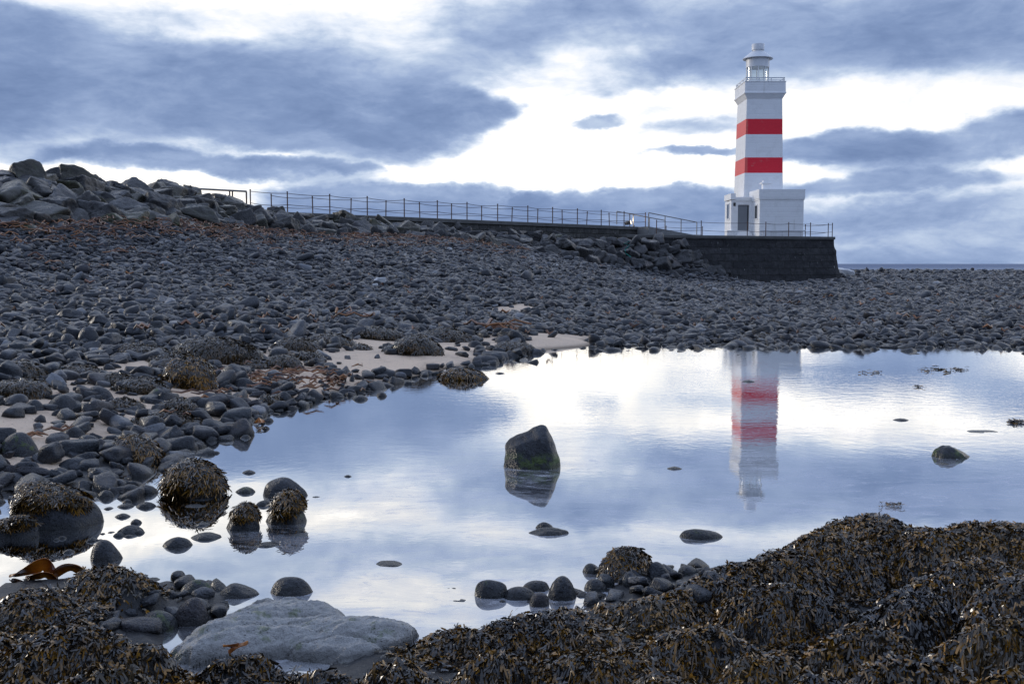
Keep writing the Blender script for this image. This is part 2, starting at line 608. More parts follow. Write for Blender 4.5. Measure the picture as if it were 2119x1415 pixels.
# ------------------------------------------------------------------ materials of the setting
def mat_ground():
    m, t, b = material("shore ground")
    geo = t.node('ShaderNodeNewGeometry')
    pos = geo.outputs['Position']
    att = t.node('ShaderNodeAttribute', attribute_name='sand')
    n1 = t.noise(pos, 2.2, 5, .6)
    n2 = t.noise(pos, 38.0, 4, .65)
    n3 = t.noise(pos, 240.0, 2, .5)
    gravel = t.ramp(n2, [(.3, (.008, .008, .009)), (.55, (.018, .018, .019)), (.75, (.04, .038, .037))])
    sand = t.ramp(n3, [(.25, (.54, .39, .26)), (.5, (.72, .54, .385)), (.8, (.86, .70, .54))])
    sand = t.mix(t.rng(n1, .5, .75), sand, (.46, .34, .24))
    sand = t.mix(t.rng(n2, .60, .68, 0, .75), sand, (.10, .085, .07))
    f = t.math('ADD', att.outputs['Fac'], t.math('MULTIPLY', t.math('SUBTRACT', n1, .5), .35))
    f = t.rng(f, .40, .55)
    sep = t.node('ShaderNodeSeparateXYZ')
    t.plug(sep.inputs[0], pos)
    wet = t.rng(sep.outputs[2], .05, -.01)                     # soaked sand at and below the waterline
    sand = t.mix(wet, sand, (.16, .115, .075))
    base = t.mix(f, gravel, sand)
    weedy = t.rng(sep.outputs[2], -.03, -.16)
    base = t.mix(weedy, base, t.mix(n2, (.018, .016, .010), (.06, .055, .035)))
    t.plug(b.inputs['Base Color'], base)
    t.plug(b.inputs['Roughness'], t.mix(f, (.45, .45, .45), (.85, .85, .85)))
    h = t.math('ADD', t.math('MULTIPLY', n2, 1.0), t.math('MULTIPLY', n3, .25))
    t.plug(b.inputs['Normal'], t.bump(h, .6, .02))
    return m


def stone_shade(t, b, rnd, moss=0.0, dark=1.0, pores=1.0, tint=None, scale=1.0, mottle=1.0, foot=False):
    geo = t.node('ShaderNodeNewGeometry')
    pos = geo.outputs['Position']
    n1 = t.noise(pos, 5.0 * scale, 5, .6)
    n2 = t.noise(pos, 42.0 * scale, 4, .65)
    n3 = t.noise(pos, 160.0 * scale, 2, .6)
    if tint is None:
        base = t.ramp(rnd, [(0.0, (.011, .012, .014)), (.22, (.020, .021, .024)), (.45, (.028, .028, .030)), (.62, (.023, .026, .029)),
                            (.76, (.040, .031, .031)), (.88, (.048, .047, .047)), (.965, (.085, .083, .082)), (1.0, (.24, .23, .22))])
    else:
        base = t.mix(n1, (tint[0] * .7, tint[1] * .7, tint[2] * .7), (tint[0] * 1.3, tint[1] * 1.3, tint[2] * 1.3))
    base = t.mix(t.rng(n2, .50, .72, 0, .6), base, t.mix(.5, base, (.12, .118, .118)))
    base = t.mix(t.rng(n2, .48, .30, 0, .65 * mottle), base, (.016, .017, .019))
    base = t.mix(t.rng(n1, .50, .70, 0, .6 * mottle), base, (.020, .021, .024))
    base = t.mix(t.rng(n3, .46, .62, 0, .38), base, t.mix(.65, base, (.008, .008, .009)))
    base = t.mix(t.rng(n3, .52, .36, 0, .22), base, t.mix(.5, base, (.22, .22, .225)))
    if tint is None:
        base = t.vmath('MULTIPLY', base, (.92, 1.0, 1.14))
    if dark != 1.0:
        base = t.vmath('MULTIPLY', base, (dark, dark, dark))
    vor = t.node('ShaderNodeTexVoronoi')
    t.plug(vor.inputs['Vector'], pos)
    vor.inputs['Scale'].default_value = 60.0 * scale
    pit = t.math('MULTIPLY', t.rng(vor.outputs['Distance'], .34, .12), t.rng(n1, .42, .62))
    if pores:
        base = t.mix(t.math('MULTIPLY', pit, .7 * pores), base, (.012, .012, .013))
    if moss:
        sep = t.node('ShaderNodeSeparateXYZ')
        t.plug(sep.inputs[0], geo.outputs['Normal'])
        mn = t.noise(pos, 11.0 * scale, 5, .7)
        mf = t.math('MULTIPLY', t.rng(mn, .53, .68), moss)
        if foot:
            sp = t.node('ShaderNodeSeparateXYZ')
            t.plug(sp.inputs[0], pos)
            mf = t.math('MULTIPLY', t.rng(mn, .40, .55), t.rng(sp.outputs[2], .13, .05, 0, moss))
        base = t.mix(mf, base, t.mix(n3, (.045, .085, .014), (.12, .16, .03)))
    sz = t.node('ShaderNodeSeparateXYZ')
    t.plug(sz.inputs[0], pos)
    wet = t.rng(t.math('ADD', sz.outputs[2], t.math('MULTIPLY', t.math('SUBTRACT', n1, .5), .05)), .045, .012)   # soaked band at the waterline
    base = t.mix(t.math('MULTIPLY', wet, .62), base, (.008, .009, .008))
    t.plug(b.inputs['Base Color'], base)
    t.plug(b.inputs['Roughness'], t.math('SUBTRACT', t.rng(n1, .35, .65, .26, .58), t.math('MULTIPLY', wet, .12)))
    b.inputs['Specular IOR Level'].default_value = .36
    b.inputs['Coat Weight'].default_value = .16
    b.inputs['Coat Roughness'].default_value = .18
    h = t.math('SUBTRACT', t.math('ADD', t.math('MULTIPLY', n2, .8), t.math('MULTIPLY', n3, .25)), t.math('MULTIPLY', pit, .9 * pores))
    t.plug(b.inputs['Normal'], t.bump(h, 1.0, .020 / scale))


def mat_stone(name, source, **kw):
    m, t, b = material(name)
    if source == 'island':
        rnd = t.node('ShaderNodeNewGeometry').outputs['Random Per Island']
    elif source == 'object':
        rnd = t.node('ShaderNodeObjectInfo').outputs['Random']
    else:
        v = t.node('ShaderNodeValue')
        v.outputs[0].default_value = source
        rnd = v.outputs[0]
    stone_shade(t, b, rnd, **kw)
    return m


M = {}
M['ground'] = mat_ground()
M['cobbles'] = mat_stone("cobble mass", 'island', pores=.6)
M['cobble'] = mat_stone("single cobble", 'object', pores=.8)
M['rock'] = mat_stone("wet dark rock", .3, pores=1.0)
M['rock_grey'] = mat_stone("grey rock", .55, pores=.9)
M['rock_brown'] = mat_stone("brownish rock", .76, pores=1.2)
M['rock_moss'] = mat_stone("algae rock", .5, moss=.85, pores=.6)
M['rock_foot'] = mat_stone("rock with algae at its foot", .5, moss=.9, pores=1.6, foot=True)
M['rock_pale'] = mat_stone("pale rock", .985, pores=.4)
M['slab'] = mat_stone("pale slab rock", .3, tint=(.40, .395, .38), moss=.6, pores=.5, scale=1.3, mottle=.55)
M['slab_moss'] = mat_stone("mossy slab rock", .3, tint=(.20, .205, .185), moss=.8, pores=.4, scale=1.3, mottle=.6)
M['boulder_dark'] = mat_stone("dark boulder", .3, tint=(.024, .023, .024), pores=.5, scale=.35)
M['boulder_grey'] = mat_stone("grey boulder", .3, tint=(.035, .032, .029), pores=.5, scale=.35)
M['boulder_olive'] = mat_stone("olive boulder", .3, tint=(.048, .043, .029), moss=.15, pores=.5, scale=.35)
M['boulder_moss'] = mat_stone("lichened boulder", .3, tint=(.066, .060, .030), moss=.40, pores=.4, scale=.35)


def mat_weed(name, tipc, dark=1.0):
    m, t, b = material(name)
    rnd = t.node('ShaderNodeAttribute', attribute_name='rnd').outputs['Fac']
    tip = t.node('ShaderNodeAttribute', attribute_name='tip').outputs['Fac']
    body = t.ramp(rnd, [(0, (.013 * dark, .010 * dark, .008 * dark)), (.5, (.030 * dark, .022 * dark, .013 * dark)), (1, (.070 * dark, .048 * dark, .020 * dark))])
    f = t.math('MULTIPLY', t.rng(tip, .30, .8), t.rng(t.math('FRACT', t.math('MULTIPLY', rnd, 7.31)), .40, .75))
    f = t.math('MULTIPLY', f, t.rng(rnd, .10, .5, .35, 1.0))
    t.plug(b.inputs['Base Color'], t.mix(f, body, tipc))
    t.plug(b.inputs['Roughness'], t.rng(t.math('FRACT', t.math('MULTIPLY', rnd, 3.7)), 0, 1, .20, .46))
    b.inputs['Specular IOR Level'].default_value = .6
    b.inputs['Coat Weight'].default_value = .55
    b.inputs['Coat Roughness'].default_value = .14
    return m


M['weed'] = mat_weed("rockweed", (.34, .165, .015))
M['weed_shore'] = mat_weed("shore rockweed", (.12, .066, .016))
M['weed_red'] = mat_weed("red weed", (.22, .05, .02), 2.0)


def mat_kelp():
    m, t, b = material("kelp")
    rnd = t.node('ShaderNodeNewGeometry').outputs['Random Per Island']
    t.plug(b.inputs['Base Color'], t.ramp(rnd, [(0, (.06, .025, .015)), (.35, (.14, .055, .022)), (.6, (.30, .12, .03)), (.85, (.22, .10, .06)), (1, (.42, .30, .20))]))
    b.inputs['Roughness'].default_value = .38
    return m


M['kelp'] = mat_kelp()


def mat_blade():
    m, t, b = material("kelp blade")
    pos = t.node('ShaderNodeNewGeometry').outputs['Position']
    n = t.noise(pos, 14, 4, .6)
    t.plug(b.inputs['Base Color'], t.ramp(n, [(.3, (.14, .035, .006)), (.55, (.42, .14, .012)), (.8, (.60, .26, .03))]))
    b.inputs['Roughness'].default_value = .28
    b.inputs['Transmission Weight'].default_value = 0.0
    b.inputs['Subsurface Weight'].default_value = .25
    b.inputs['Subsurface Radius'].default_value = (.02, .008, .002)
    return m


M['blade'] = mat_blade()


def mat_plain(name, col, rough=.6, metal=0.0, var=.25, scale=6.0, bump=.0):
    m, t, b = material(name)
    pos = t.node('ShaderNodeNewGeometry').outputs['Position']
    n = t.noise(pos, scale, 5, .6)
    lo = tuple(c * (1 - var) for c in col)
    hi = tuple(min(1, c * (1 + var)) for c in col)
    t.plug(b.inputs['Base Color'], t.mix(n, lo, hi))
    b.inputs['Roughness'].default_value = rough
    b.inputs['Metallic'].default_value = metal
    if bump:
        t.plug(b.inputs['Normal'], t.bump(n, .5, bump))
    return m


M['rust'] = mat_plain("rusty steel", (.10, .055, .042), .7, 0, .6, 9)
M['rope'] = mat_plain("weathered rope", (.085, .055, .055), .85, 0, .4, 7)
M['galv'] = mat_plain("galvanised tube", (.24, .23, .22), .5, .3, .3, 8)
M['white'] = None
M['concrete'] = mat_plain("weathered concrete", (.115, .112, .105), .85, 0, .55, 2.3, .03)
M['concrete_pale'] = mat_plain("pale concrete", (.20, .20, .195), .85, 0, .45, 3.0, .02)
M['teal'] = mat_plain("teal rope", (.02, .22, .18), .7)
M['dark'] = mat_plain("dark housing", (.035, .035, .035), .5)
M['lamp'] = mat_plain("painted lamp", (.10, .085, .07), .5)
M['weed_core'] = mat_plain("weed core", (.012, .011, .009), .6, 0, .5, 20, .01)


# ------------------------------------------------------------------ ground, water, sea
SAND = [(-300, 860), (0, 795), (180, 762), (320, 742), (470, 732), (600, 712), (700, 700), (760, 694), (900, 704), (1000, 690), (1140, 690), (1260, 706),
        (1200, 730), (1080, 760), (960, 785), (840, 800), (700, 820), (560, 850), (450, 880), (330, 900), (200, 930), (100, 985), (-300, 1020)]
CLEAN = [[(670, 748), (725, 698), (800, 702), (850, 722), (920, 704), (1000, 708), (985, 745), (900, 760), (760, 772), (690, 765)],
         [(1060, 722), (1095, 688), (1215, 694), (1225, 704), (1140, 728), (1070, 738)], [(335, 788), (440, 800), (455, 822), (400, 832), (340, 815)],
         [(565, 772), (640, 760), (675, 774), (600, 788)], [(-60, 880), (70, 862), (100, 878), (50, 900), (-60, 904)], [(235, 750), (320, 752), (305, 775), (250, 772)],
         [(1000, 640), (1080, 628), (1120, 642), (1040, 652)], [(1000, 700), (1040, 698), (1035, 722), (1005, 724)]]


def build_ground():
    na, nr = 400, 620
    A = np.linspace(-1.35, 1.35, na)
    R = np.exp(np.linspace(math.log(1.0), math.log(300.0), nr))
    Yg, Ag = np.meshgrid(R, A, indexing='ij')
    Xg = Yg * Ag
    H = terrain_h(Xg, Yg)
    px, py = proj(Xg, Yg, H)
    s = in_poly(px, py, SAND).astype(float)
    s = np.where(Yg < 6.3, 0, s)
    for _ in range(3):                                     # soften the edge of the sand
        s[1:-1, 1:-1] = (s[1:-1, 1:-1] * 2 + s[:-2, 1:-1] + s[2:, 1:-1] + s[1:-1, :-2] + s[1:-1, 2:]) / 6
    s = s * (.62 + .5 * fbm(Xg * 1.3, Yg * .7, 21, 3))
    for c in CLEAN:
        s = np.maximum(s, in_poly(px, py, c) * 1.0)
    V = np.stack([Xg, Yg, H], -1).reshape(-1, 3)
    i, j = np.meshgrid(np.arange(nr - 1), np.arange(na - 1), indexing='ij')
    a = (i * na + j).ravel()
    F = np.stack([a, a + 1, a + na + 1, a + na], 1)
    me = arrays_mesh("ground", V, F, True, {'sand': s.ravel()})
    o = add_obj("ground", me, M['ground'])
    tag(o, kind='structure')


build_ground()


def mat_pool():
    m, t, b = material("still pool water")
    t.n.remove(b)
    out = t.n['Material Output']
    pos = t.node('ShaderNodeNewGeometry').outputs['Position']
    warp = t.noise(pos, .7, 3, .5, 'Color')
    wp = t.vmath('ADD', pos, t.vmath('MULTIPLY', warp, (.5, .5, 0)))
    r1 = t.noise(t.mapping(wp, scale=(1.0, 1.0, 1)), 7.0, 3, .55)
    r2 = t.noise(t.mapping(pos, scale=(1.0, 1.5, 1)), 26.0, 2, .5)
    calm = t.rng(t.noise(pos, .35, 2, .5), .35, .62, .45, 1.0)
    sep = t.node('ShaderNodeSeparateXYZ')
    t.plug(sep.inputs[0], pos)
    far = t.rng(sep.outputs[1], 4.5, 12.0, .14, 1.0)        # breeze reaches the open far side
    h = t.math('MULTIPLY', t.math('ADD', t.math('MULTIPLY', r1, .8), t.math('MULTIPLY', r2, .22)), t.math('MULTIPLY', calm, far))
    nrm = t.bump(h, .16, .010)
    fr = t.node('ShaderNodeFresnel')
    fr.inputs['IOR'].default_value = 1.5
    t.plug(fr.inputs['Normal'], nrm)
    fac = t.math('POWER', fr.outputs[0], .16)
    gl = t.node('ShaderNodeBsdfGlossy')
    gl.inputs['Roughness'].default_value = .02
    gl.inputs['Color'].default_value = (1, 1, 1, 1)
    t.plug(gl.inputs['Normal'], nrm)
    tr = t.node('ShaderNodeBsdfTransparent')
    tr.inputs['Color'].default_value = (.62, .66, .62, 1)
    mx = t.node('ShaderNodeMixShader')
    t.plug(mx.inputs[0], fac)
    t.plug(mx.inputs[1], tr.outputs[0])
    t.plug(mx.inputs[2], gl.outputs[0])
    # thin pale scum, strengthened so its paleness stands in for brighter reflections
    s1 = t.noise(t.mapping(wp, loc=(3, 8, 0), scale=(.55, 1.5, 1)), 1.5, 7, .68, 'Fac', 1.2)
    s2 = t.noise(t.mapping(wp, loc=(1, 4, 0), scale=(.7, 1.6, 1)), 9.0, 5, .7, 'Fac', .8)
    zone = t.math('MULTIPLY', t.rng(sep.outputs[1], 11.5, 6.2), t.rng(sep.outputs[0], -1.75, -.6))
    sc = t.math('MULTIPLY', t.math('ADD', t.rng(s1, .40, .62, .05, .6), t.rng(s2, .52, .70, 0, .7)), zone)
    df = t.node('ShaderNodeBsdfDiffuse')
    df.inputs['Color'].default_value = (.58, .60, .66, 1)
    mx2 = t.node('ShaderNodeMixShader')
    t.plug(mx2.inputs[0], t.math('MULTIPLY', sc, .56))
    t.plug(mx2.inputs[1], mx.outputs[0])
    t.plug(mx2.inputs[2], df.outputs[0])
    t.plug(out.inputs['Surface'], mx2.outputs[0])
    return m


def mat_sea():
    m, t, b = material("open sea")
    pos = t.node('ShaderNodeNewGeometry').outputs['Position']
    n = t.noise(t.mapping(pos, scale=(.35, 1, 1)), .22, 5, .6)
    foam = t.noise(t.mapping(pos, scale=(.012, .10, 1)), 1.0, 6, .65)
    sep = t.node('ShaderNodeSeparateXYZ')
    t.plug(sep.inputs[0], pos)
    surf = t.math('MULTIPLY', t.rng(foam, .52, .60), t.rng(sep.outputs[1], 900, 230))
    t.plug(b.inputs['Base Color'], t.mix(surf, (.075, .12, .215), (.75, .78, .82)))
    t.plug(b.inputs['Roughness'], t.mix(surf, (.55, .55, .55), (.9, .9, .9)))
    b.inputs['Specular IOR Level'].default_value = .12
    t.plug(b.inputs['Normal'], t.bump(n, .9, .8))
    return m


def flat_sheet(name, x0, x1, y0, y1, z, mat, kind):
    me = arrays_mesh(name, [(x0, y0, z), (x1, y0, z), (x1, y1, z), (x0, y1, z)], [(0, 1, 2, 3)], False)
    o = add_obj(name, me, mat)
    return tag(o, kind=kind)


flat_sheet("water", -6.5, 17.0, 2.4, 19.6, 0.0, mat_pool(), 'structure')
flat_sheet("sea", -30000, 30000, -6000, 50000, -1.0, mat_sea(), 'structure')


# ------------------------------------------------------------------ stone shapes
def ico(sub):
    bm = bmesh.new()
    bmesh.ops.create_icosphere(bm, subdivisions=sub, radius=1.0)
    bm.verts.ensure_lookup_table()
    V = np.array([v.co[:] for v in bm.verts])
    F = np.array([[v.index for v in f.verts] for f in bm.faces])
    bm.free()
    return V / np.linalg.norm(V, axis=1, keepdims=True), F


ICO = {k: ico(k) for k in (2, 3, 4, 5, 6)}


def soft_hull(D, N, off, p):
    """radius along the directions D of the rounded solid bounded by planes N.x = off"""
    s = np.maximum(D @ N.T, 0) / off[None]
    return (s ** p).sum(1) ** (-1.0 / p)


def stone_shape(seed, sub, planes=11, p=7.0, amp=.10, f1=4.0, squash=(1, 1, 1), rough=0.0):
    r = np.random.default_rng(seed)
    D, F = ICO[sub]
    N = r.normal(size=(planes, 3))
    N /= np.linalg.norm(N, axis=1, keepdims=True)
    N = np.concatenate([N, np.eye(3), -np.eye(3)])
    off = r.uniform(.62, 1.0, len(N))
    R = soft_hull(D, N, off, p)
    R = R * (1 + amp * wave3(seed + 5, 30, .7, f1)(D))
    if rough:
        R = R * (1 + rough * wave3(seed + 8, 60, 4, 22, .6)(D))
    V = D * R[:, None] * np.array(squash)
    V /= np.abs(V).max(axis=0).mean()
    return V, F


def hull_rock(P, sub, p, amp, seed, f1=7.0, rough=.02):
    """rounded rock filling the convex hull of the points P (world space)"""
    bm = bmesh.new()
    for q in P:
        bm.verts.new(tuple(q))
    bmesh.ops.convex_hull(bm, input=bm.verts)
    bm.normal_update()
    c = np.mean([v.co[:] for v in bm.verts], axis=0)
    N = np.array([f.normal[:] for f in bm.faces])
    off = np.array([f.normal.dot(f.verts[0].co - Vector(c)) for f in bm.faces])
    bm.free()
    sgn = np.sign(off)
    N, off = N * sgn[:, None], np.abs(off)
    k = off > 1e-4
    N, off = N[k], off[k]
    # merge coplanar triangles so that the rounding is even
    keep = []
    for i in range(len(N)):
        if all(N[i] @ N[j] < .995 for j in keep):
            keep.append(i)
    N, off = N[keep], off[keep]
    D, F = ICO[sub]
    ext = np.ptp(np.array(P), axis=0) / 2
    D2 = D * ext
    D2 /= np.linalg.norm(D2, axis=1, keepdims=True)
    R = soft_hull(D2, N, off, p)
    m = ext.mean()
    V = D2 * R[:, None]
    Q = V / m
    disp = 4.0 * amp * wave3(seed, 30, .5, 2.2)(Q) + 3.0 * rough * wave3(seed + 9, 50, 2.5, f1, .7)(Q) + rough * 1.8 * wave3(seed + 4, 60, 6, 16, .5)(Q)
    V = V + D2 * disp[:, None] * m
    return c, V, F


# ------------------------------------------------------------------ rockweed
def fronds(P, N, D, L, W, conform=None, seed=0, lift=.012, droop=.5, forks=True, rnds=None):
    """strap-like fronds with forked tips; P roots, N surface normals, D growing directions"""
    r = np.random.default_rng(seed)
    n = len(P)
    S = np.cross(N, D)
    S /= np.linalg.norm(S, axis=1, keepdims=True) + 1e-9
    tw = r.uniform(-.9, .9, n)[:, None]
    Sx = S * np.cos(tw) + N * np.sin(tw)
    bend = r.uniform(-.9, .9, n)
    up = r.uniform(.15, 1.0, n) * lift
    curl = r.normal(0, 1, n) * lift * .8
    off0 = r.uniform(0, 1, n) ** 1.5 * lift * 1.6
    strips = [([0, .2, .4, .6], [.3, .6, .95, 1.0], 0.0)]
    strips += [([.5, .76, 1.0], [.62, 1.0, .66], .5), ([.5, .74, .96], [.62, 1.0, .66], -.5)] if forks else [([.6, .82, 1.0], [1.0, .8, .12], 0.0)]
    V, F, T, Rn = [], [], [], []
    rnd = r.uniform(0, 1, n) if rnds is None else rnds
    base = 0
    for (ss, ww, sp) in strips:
        k = len(ss)
        blk = np.empty((n, k * 2, 3))
        tp = np.empty((n, k * 2))
        for i, (s, w) in enumerate(zip(ss, ww)):
            side = bend * s * s * .8 + sp * np.sign(1) * max(s - .5, 0) * 1.3
            c = P + D * (L * s)[:, None] + S * (L * side)[:, None]
            hgt = off0 + up * math.sin(min(s, 1) * 2.4) + curl * s * s
            if conform is not None:
                z = conform(c[:, 0], c[:, 1])
                c = c.copy()
                c[:, 2] = z + hgt + .003
            else:
                c = c + N * hgt[:, None]
                c[:, 2] -= droop * L * s * s
            hw = (W * w * .5)[:, None]
            fl = (r.normal(0, .12, n) * W)[:, None] * N
            blk[:, 2 * i] = c - Sx * hw + fl
            blk[:, 2 * i + 1] = c + Sx * hw - fl
            tp[:, 2 * i:2 * i + 2] = s
        V.append(blk.reshape(-1, 3))
        T.append(tp.ravel())
        Rn.append(np.repeat(rnd, k * 2))
        b = base + np.arange(n)[:, None] * (2 * k)
        for i in range(k - 1):
            F.append(np.concatenate([b + 2 * i, b + 2 * i + 1, b + 2 * i + 3, b + 2 * i + 2], 1))
        base += n * 2 * k
    return np.concatenate(V), np.concatenate(F), np.concatenate(T), np.concatenate(Rn)


def weed_mesh(name, parts):
    V, F, T, R = [], [], [], []
    b = 0
    for (v, f, t_, r_) in parts:
        V.append(v); F.append(f + b); T.append(t_); R.append(r_)
        b += len(v)
    return arrays_mesh(name, np.concatenate(V), np.concatenate(F), True, {'tip': np.concatenate(T), 'rnd': np.concatenate(R)})


# height table of the near ground for draping
NX, NY = np.linspace(-4.2, 4.6, 620), np.linspace(1.9, 7.4, 420)
NGX, NGY = np.meshgrid(NX, NY)
NH = terrain_h(NGX, NGY)
NB = base_h(NGX, NGY)


def lookup(tab, x, y):
    fx = np.clip((x - NX[0]) / (NX[1] - NX[0]), 0, len(NX) - 1.001)
    fy = np.clip((y - NY[0]) / (NY[1] - NY[0]), 0, len(NY) - 1.001)
    i, j = fx.astype(int), fy.astype(int)
    u, v = fx - i, fy - j
    return (tab[j, i] * (1 - u) + tab[j, i + 1] * u) * (1 - v) + (tab[j + 1, i] * (1 - u) + tab[j + 1, i + 1] * u) * v


def near_h(x, y):
    return lookup(NH, x, y)


BARE = [[(340, 1225), (660, 1215), (880, 1290), (830, 1320), (700, 1350), (640, 1395), (520, 1372), (360, 1352)], [(360, 1195), (470, 1190), (470, 1280), (350, 1300), (215, 1300), (215, 1265)],
        [(215, 1225), (360, 1215), (365, 1300), (215, 1310)]]


def build_foreground_weed():
    r = np.random.default_rng(3)
    ncl = 15600
    cx, cy = r.uniform(-3.6, 4.3, ncl), r.uniform(2.1, 6.2, ncl)
    h, hb = near_h(cx, cy), lookup(NB, cx, cy)
    hm = hump_h(cx, cy)
    px, py = proj(cx, cy, h)
    ok = (h > -.005) & ((hm > hb - .06) | ((np.abs(cx) > cy * .53) & (h > .02))) & (np.abs(cx) < cy * .80)
    for q in BARE:
        ok &= ~in_poly(px, py, q)
    # thin the cover here and there so that dark rock shows
    ok &= vnoise(cx * 3.1, cy * 3.1, 31) > .03
    cx, cy = cx[ok], cy[ok]
    per = 58
    e = .03
    gx = (near_h(cx + e, cy) - near_h(cx - e, cy)) / (2 * e)
    gy = (near_h(cx, cy + e) - near_h(cx, cy - e)) / (2 * e)
    ang = np.arctan2(-gy, -gx)
    flat = np.hypot(gx, gy) < .12
    flow = fbm(cx * 1.2, cy * 1.2, 41, 2) * 9.0
    ang = np.where(flat, flow, ang + r.normal(0, .35, len(cx)))
    X = np.repeat(cx, per) + r.normal(0, .035, len(cx) * per)
    Y = np.repeat(cy, per) + r.normal(0, .035, len(cx) * per)
    A = np.repeat(ang, per) + r.normal(0, .48, len(X))
    slope = np.repeat(np.hypot(gx, gy), per)
    n = len(X)
    gx2 = (near_h(X + e, Y) - near_h(X - e, Y)) / (2 * e)
    gy2 = (near_h(X, Y + e) - near_h(X, Y - e)) / (2 * e)
    N = np.stack([-gx2, -gy2, np.ones(n)], 1)
    N /= np.linalg.norm(N, axis=1, keepdims=True)
    L0 = r.uniform(.016, .043, n)
    Dxy = np.stack([np.cos(A), np.sin(A)], 1) / np.sqrt(1 + (slope * .8) ** 2)[:, None]
    D = np.concatenate([Dxy, np.zeros((n, 1))], 1)
    W = r.uniform(.0055, .0105, n)
    P = np.stack([X, Y, near_h(X, Y)], 1)
    tone = np.clip((fbm(X * 2.2, Y * 2.2, 51, 3) - .5) * 1.7 + .5 + r.normal(0, .24, n), 0, 1)
    me = weed_mesh("seaweed", [fronds(P, N, D, L0, W, near_h, 5, .011, rnds=tone)])
    o = add_obj("seaweed", me, M['weed'])
    tag(o, "brown and amber rockweed draped thickly over the humps of rock along the near edge of the pool", "seaweed", kind='stuff')


build_foreground_weed()


def rock_weed(V, F, c, frac_top, n, Lr, Wr, seed, side=None, zmin=-9, name="seaweed", parent=None, mat=None, cut=None):
    """fronds rooted on the upper part of a rock (V local to c); returns a child mesh"""
    r = np.random.default_rng(seed)
    A, B, C = V[F[:, 0]], V[F[:, 1]], V[F[:, 2]]
    cr = np.cross(B - A, C - A)
    ar = np.linalg.norm(cr, axis=1)
    nm = cr / (ar[:, None] + 1e-12)
    ce = (A + B + C) / 3
    out = (nm * ce).sum(1) < 0
    nm[out] *= -1
    top = V[:, 2].max()
    thr = top - frac_top * (top - max(V[:, 2].min(), zmin - c[2]))
    w = vnoise((ce[:, 0] - ce[:, 1] * .4) * 14 + seed, (ce[:, 1] + ce[:, 2]) * 9, seed)
    ok = (ce[:, 2] + (w - .5) * 1.4 * (top - thr) > thr) & (nm[:, 2] > -.35)
    if side is not None:
        ok &= side(ce)
    if not ok.any():
        return None
    idx = np.where(ok)[0]
    pr = ar[idx] / ar[idx].sum()
    n = int(n * 2.8)
    k = r.choice(idx, n, p=pr)
    u, v = r.uniform(0, 1, n), r.uniform(0, 1, n)
    fl = u + v > 1
    u[fl], v[fl] = 1 - u[fl], 1 - v[fl]
    P = A[k] + (B[k] - A[k]) * u[:, None] + (C[k] - A[k]) * v[:, None]
    N = nm[k]
    g = np.array([0, 0, -1.0]) - N * (N @ np.array([0, 0, -1.0]))[:, None]
    g += r.normal(0, .5, (n, 3))
    g -= N * (g * N).sum(1)[:, None]
    D = g / (np.linalg.norm(g, axis=1, keepdims=True) + 1e-9)
    L = r.uniform(Lr * .28, Lr * .85, n)
    W = r.uniform(Wr * .42, Wr * .80, n)
    me = weed_mesh(name, [fronds(P, N, D, L, W, None, seed, Lr * .17, .34)])
    return add_obj(name, me, mat or M['weed'], parent)


# ------------------------------------------------------------------ single rocks in and round the pool
def outline_rock(outline, base_y, thick, label, mat='rock', p=10, amp=.05, rough=.02, sub=5, seed=1, z0=0.0, group=None, cat='rock', weed=None, name='rock', sink=.35):
    """outline: pixels of the dry silhouette; base_y: pixel row of the front waterline; thick: depth / width"""
    xs = [q[0] for q in outline]
    ys = [q[1] for q in outline]
    g = ground((min(xs) + max(xs)) / 2, base_y, z0) if z0 is not None else hit((min(xs) + max(xs)) / 2, base_y)
    wid = (max(xs) - min(xs)) / FPX * g[1]
    dep = wid * thick
    Yc = g[1] + dep * .60
    pts = []
    zb = g[2]
    top = max(at(q[0], q[1], Yc)[2] for q in outline)
    H = max(top - zb, .02)
    ctr = np.mean([at(q[0], q[1], Yc) for q in outline], axis=0)
    for q in outline:
        w = at(q[0], q[1], Yc)
        w[2] = max(w[2], zb)
        pts.append(w)
        rel = (w[2] - zb) / H
        for sgn in (-1, 1):
            k = .62 - .12 * rel
            pts.append(np.array([ctr[0] + (w[0] - ctr[0]) * k, Yc + sgn * dep * .5 * (1 - .45 * rel), zb + (w[2] - zb) * .80]))
    lo = [w for w in pts if w[2] < zb + .35 * H]
    for w in lo:
        pts.append(np.array([ctr[0] + (w[0] - ctr[0]) * 1.12, Yc + (w[1] - Yc) * 1.12, zb - sink * H - .05]))
    c, V, F = hull_rock(pts, sub, p, amp, seed, 8.0, rough)
    me = arrays_mesh(name, V, F)
    o = add_obj(name, me, M[mat], None, c)
    tag(o, label, cat, group)
    if weed:
        kw = dict(frac_top=.6, n=900, Lr=.07, Wr=.012)
        kw.update(weed)
        rock_weed(V, F, c, seed=seed + 3, zmin=zb, parent=o, **kw)
    return o


def oval(px, py, w, h, base, thick=.8, **kw):
    """low rounded rock: centre pixel column, top row py, width, base row"""
    base = py + (base - py) * .66
    o = [(px - w * .5, base - (base - py) * .12), (px - w * .36, base - (base - py) * .72), (px - w * .1, py), (px + w * .16, py + (base - py) * .06),
         (px + w * .38, base - (base - py) * .68), (px + w * .5, base - (base - py) * .1)]
    return outline_rock(o, base, thick, **kw)


IN_POOL = "single rocks standing in the pool"
NEAR_EDGE = "bare stones at the near edge of the pool"
LEFT_SHORE = "larger rocks along the sandy shore"
S = [100]


def sd_():
    S[0] += 1
    return S[0]


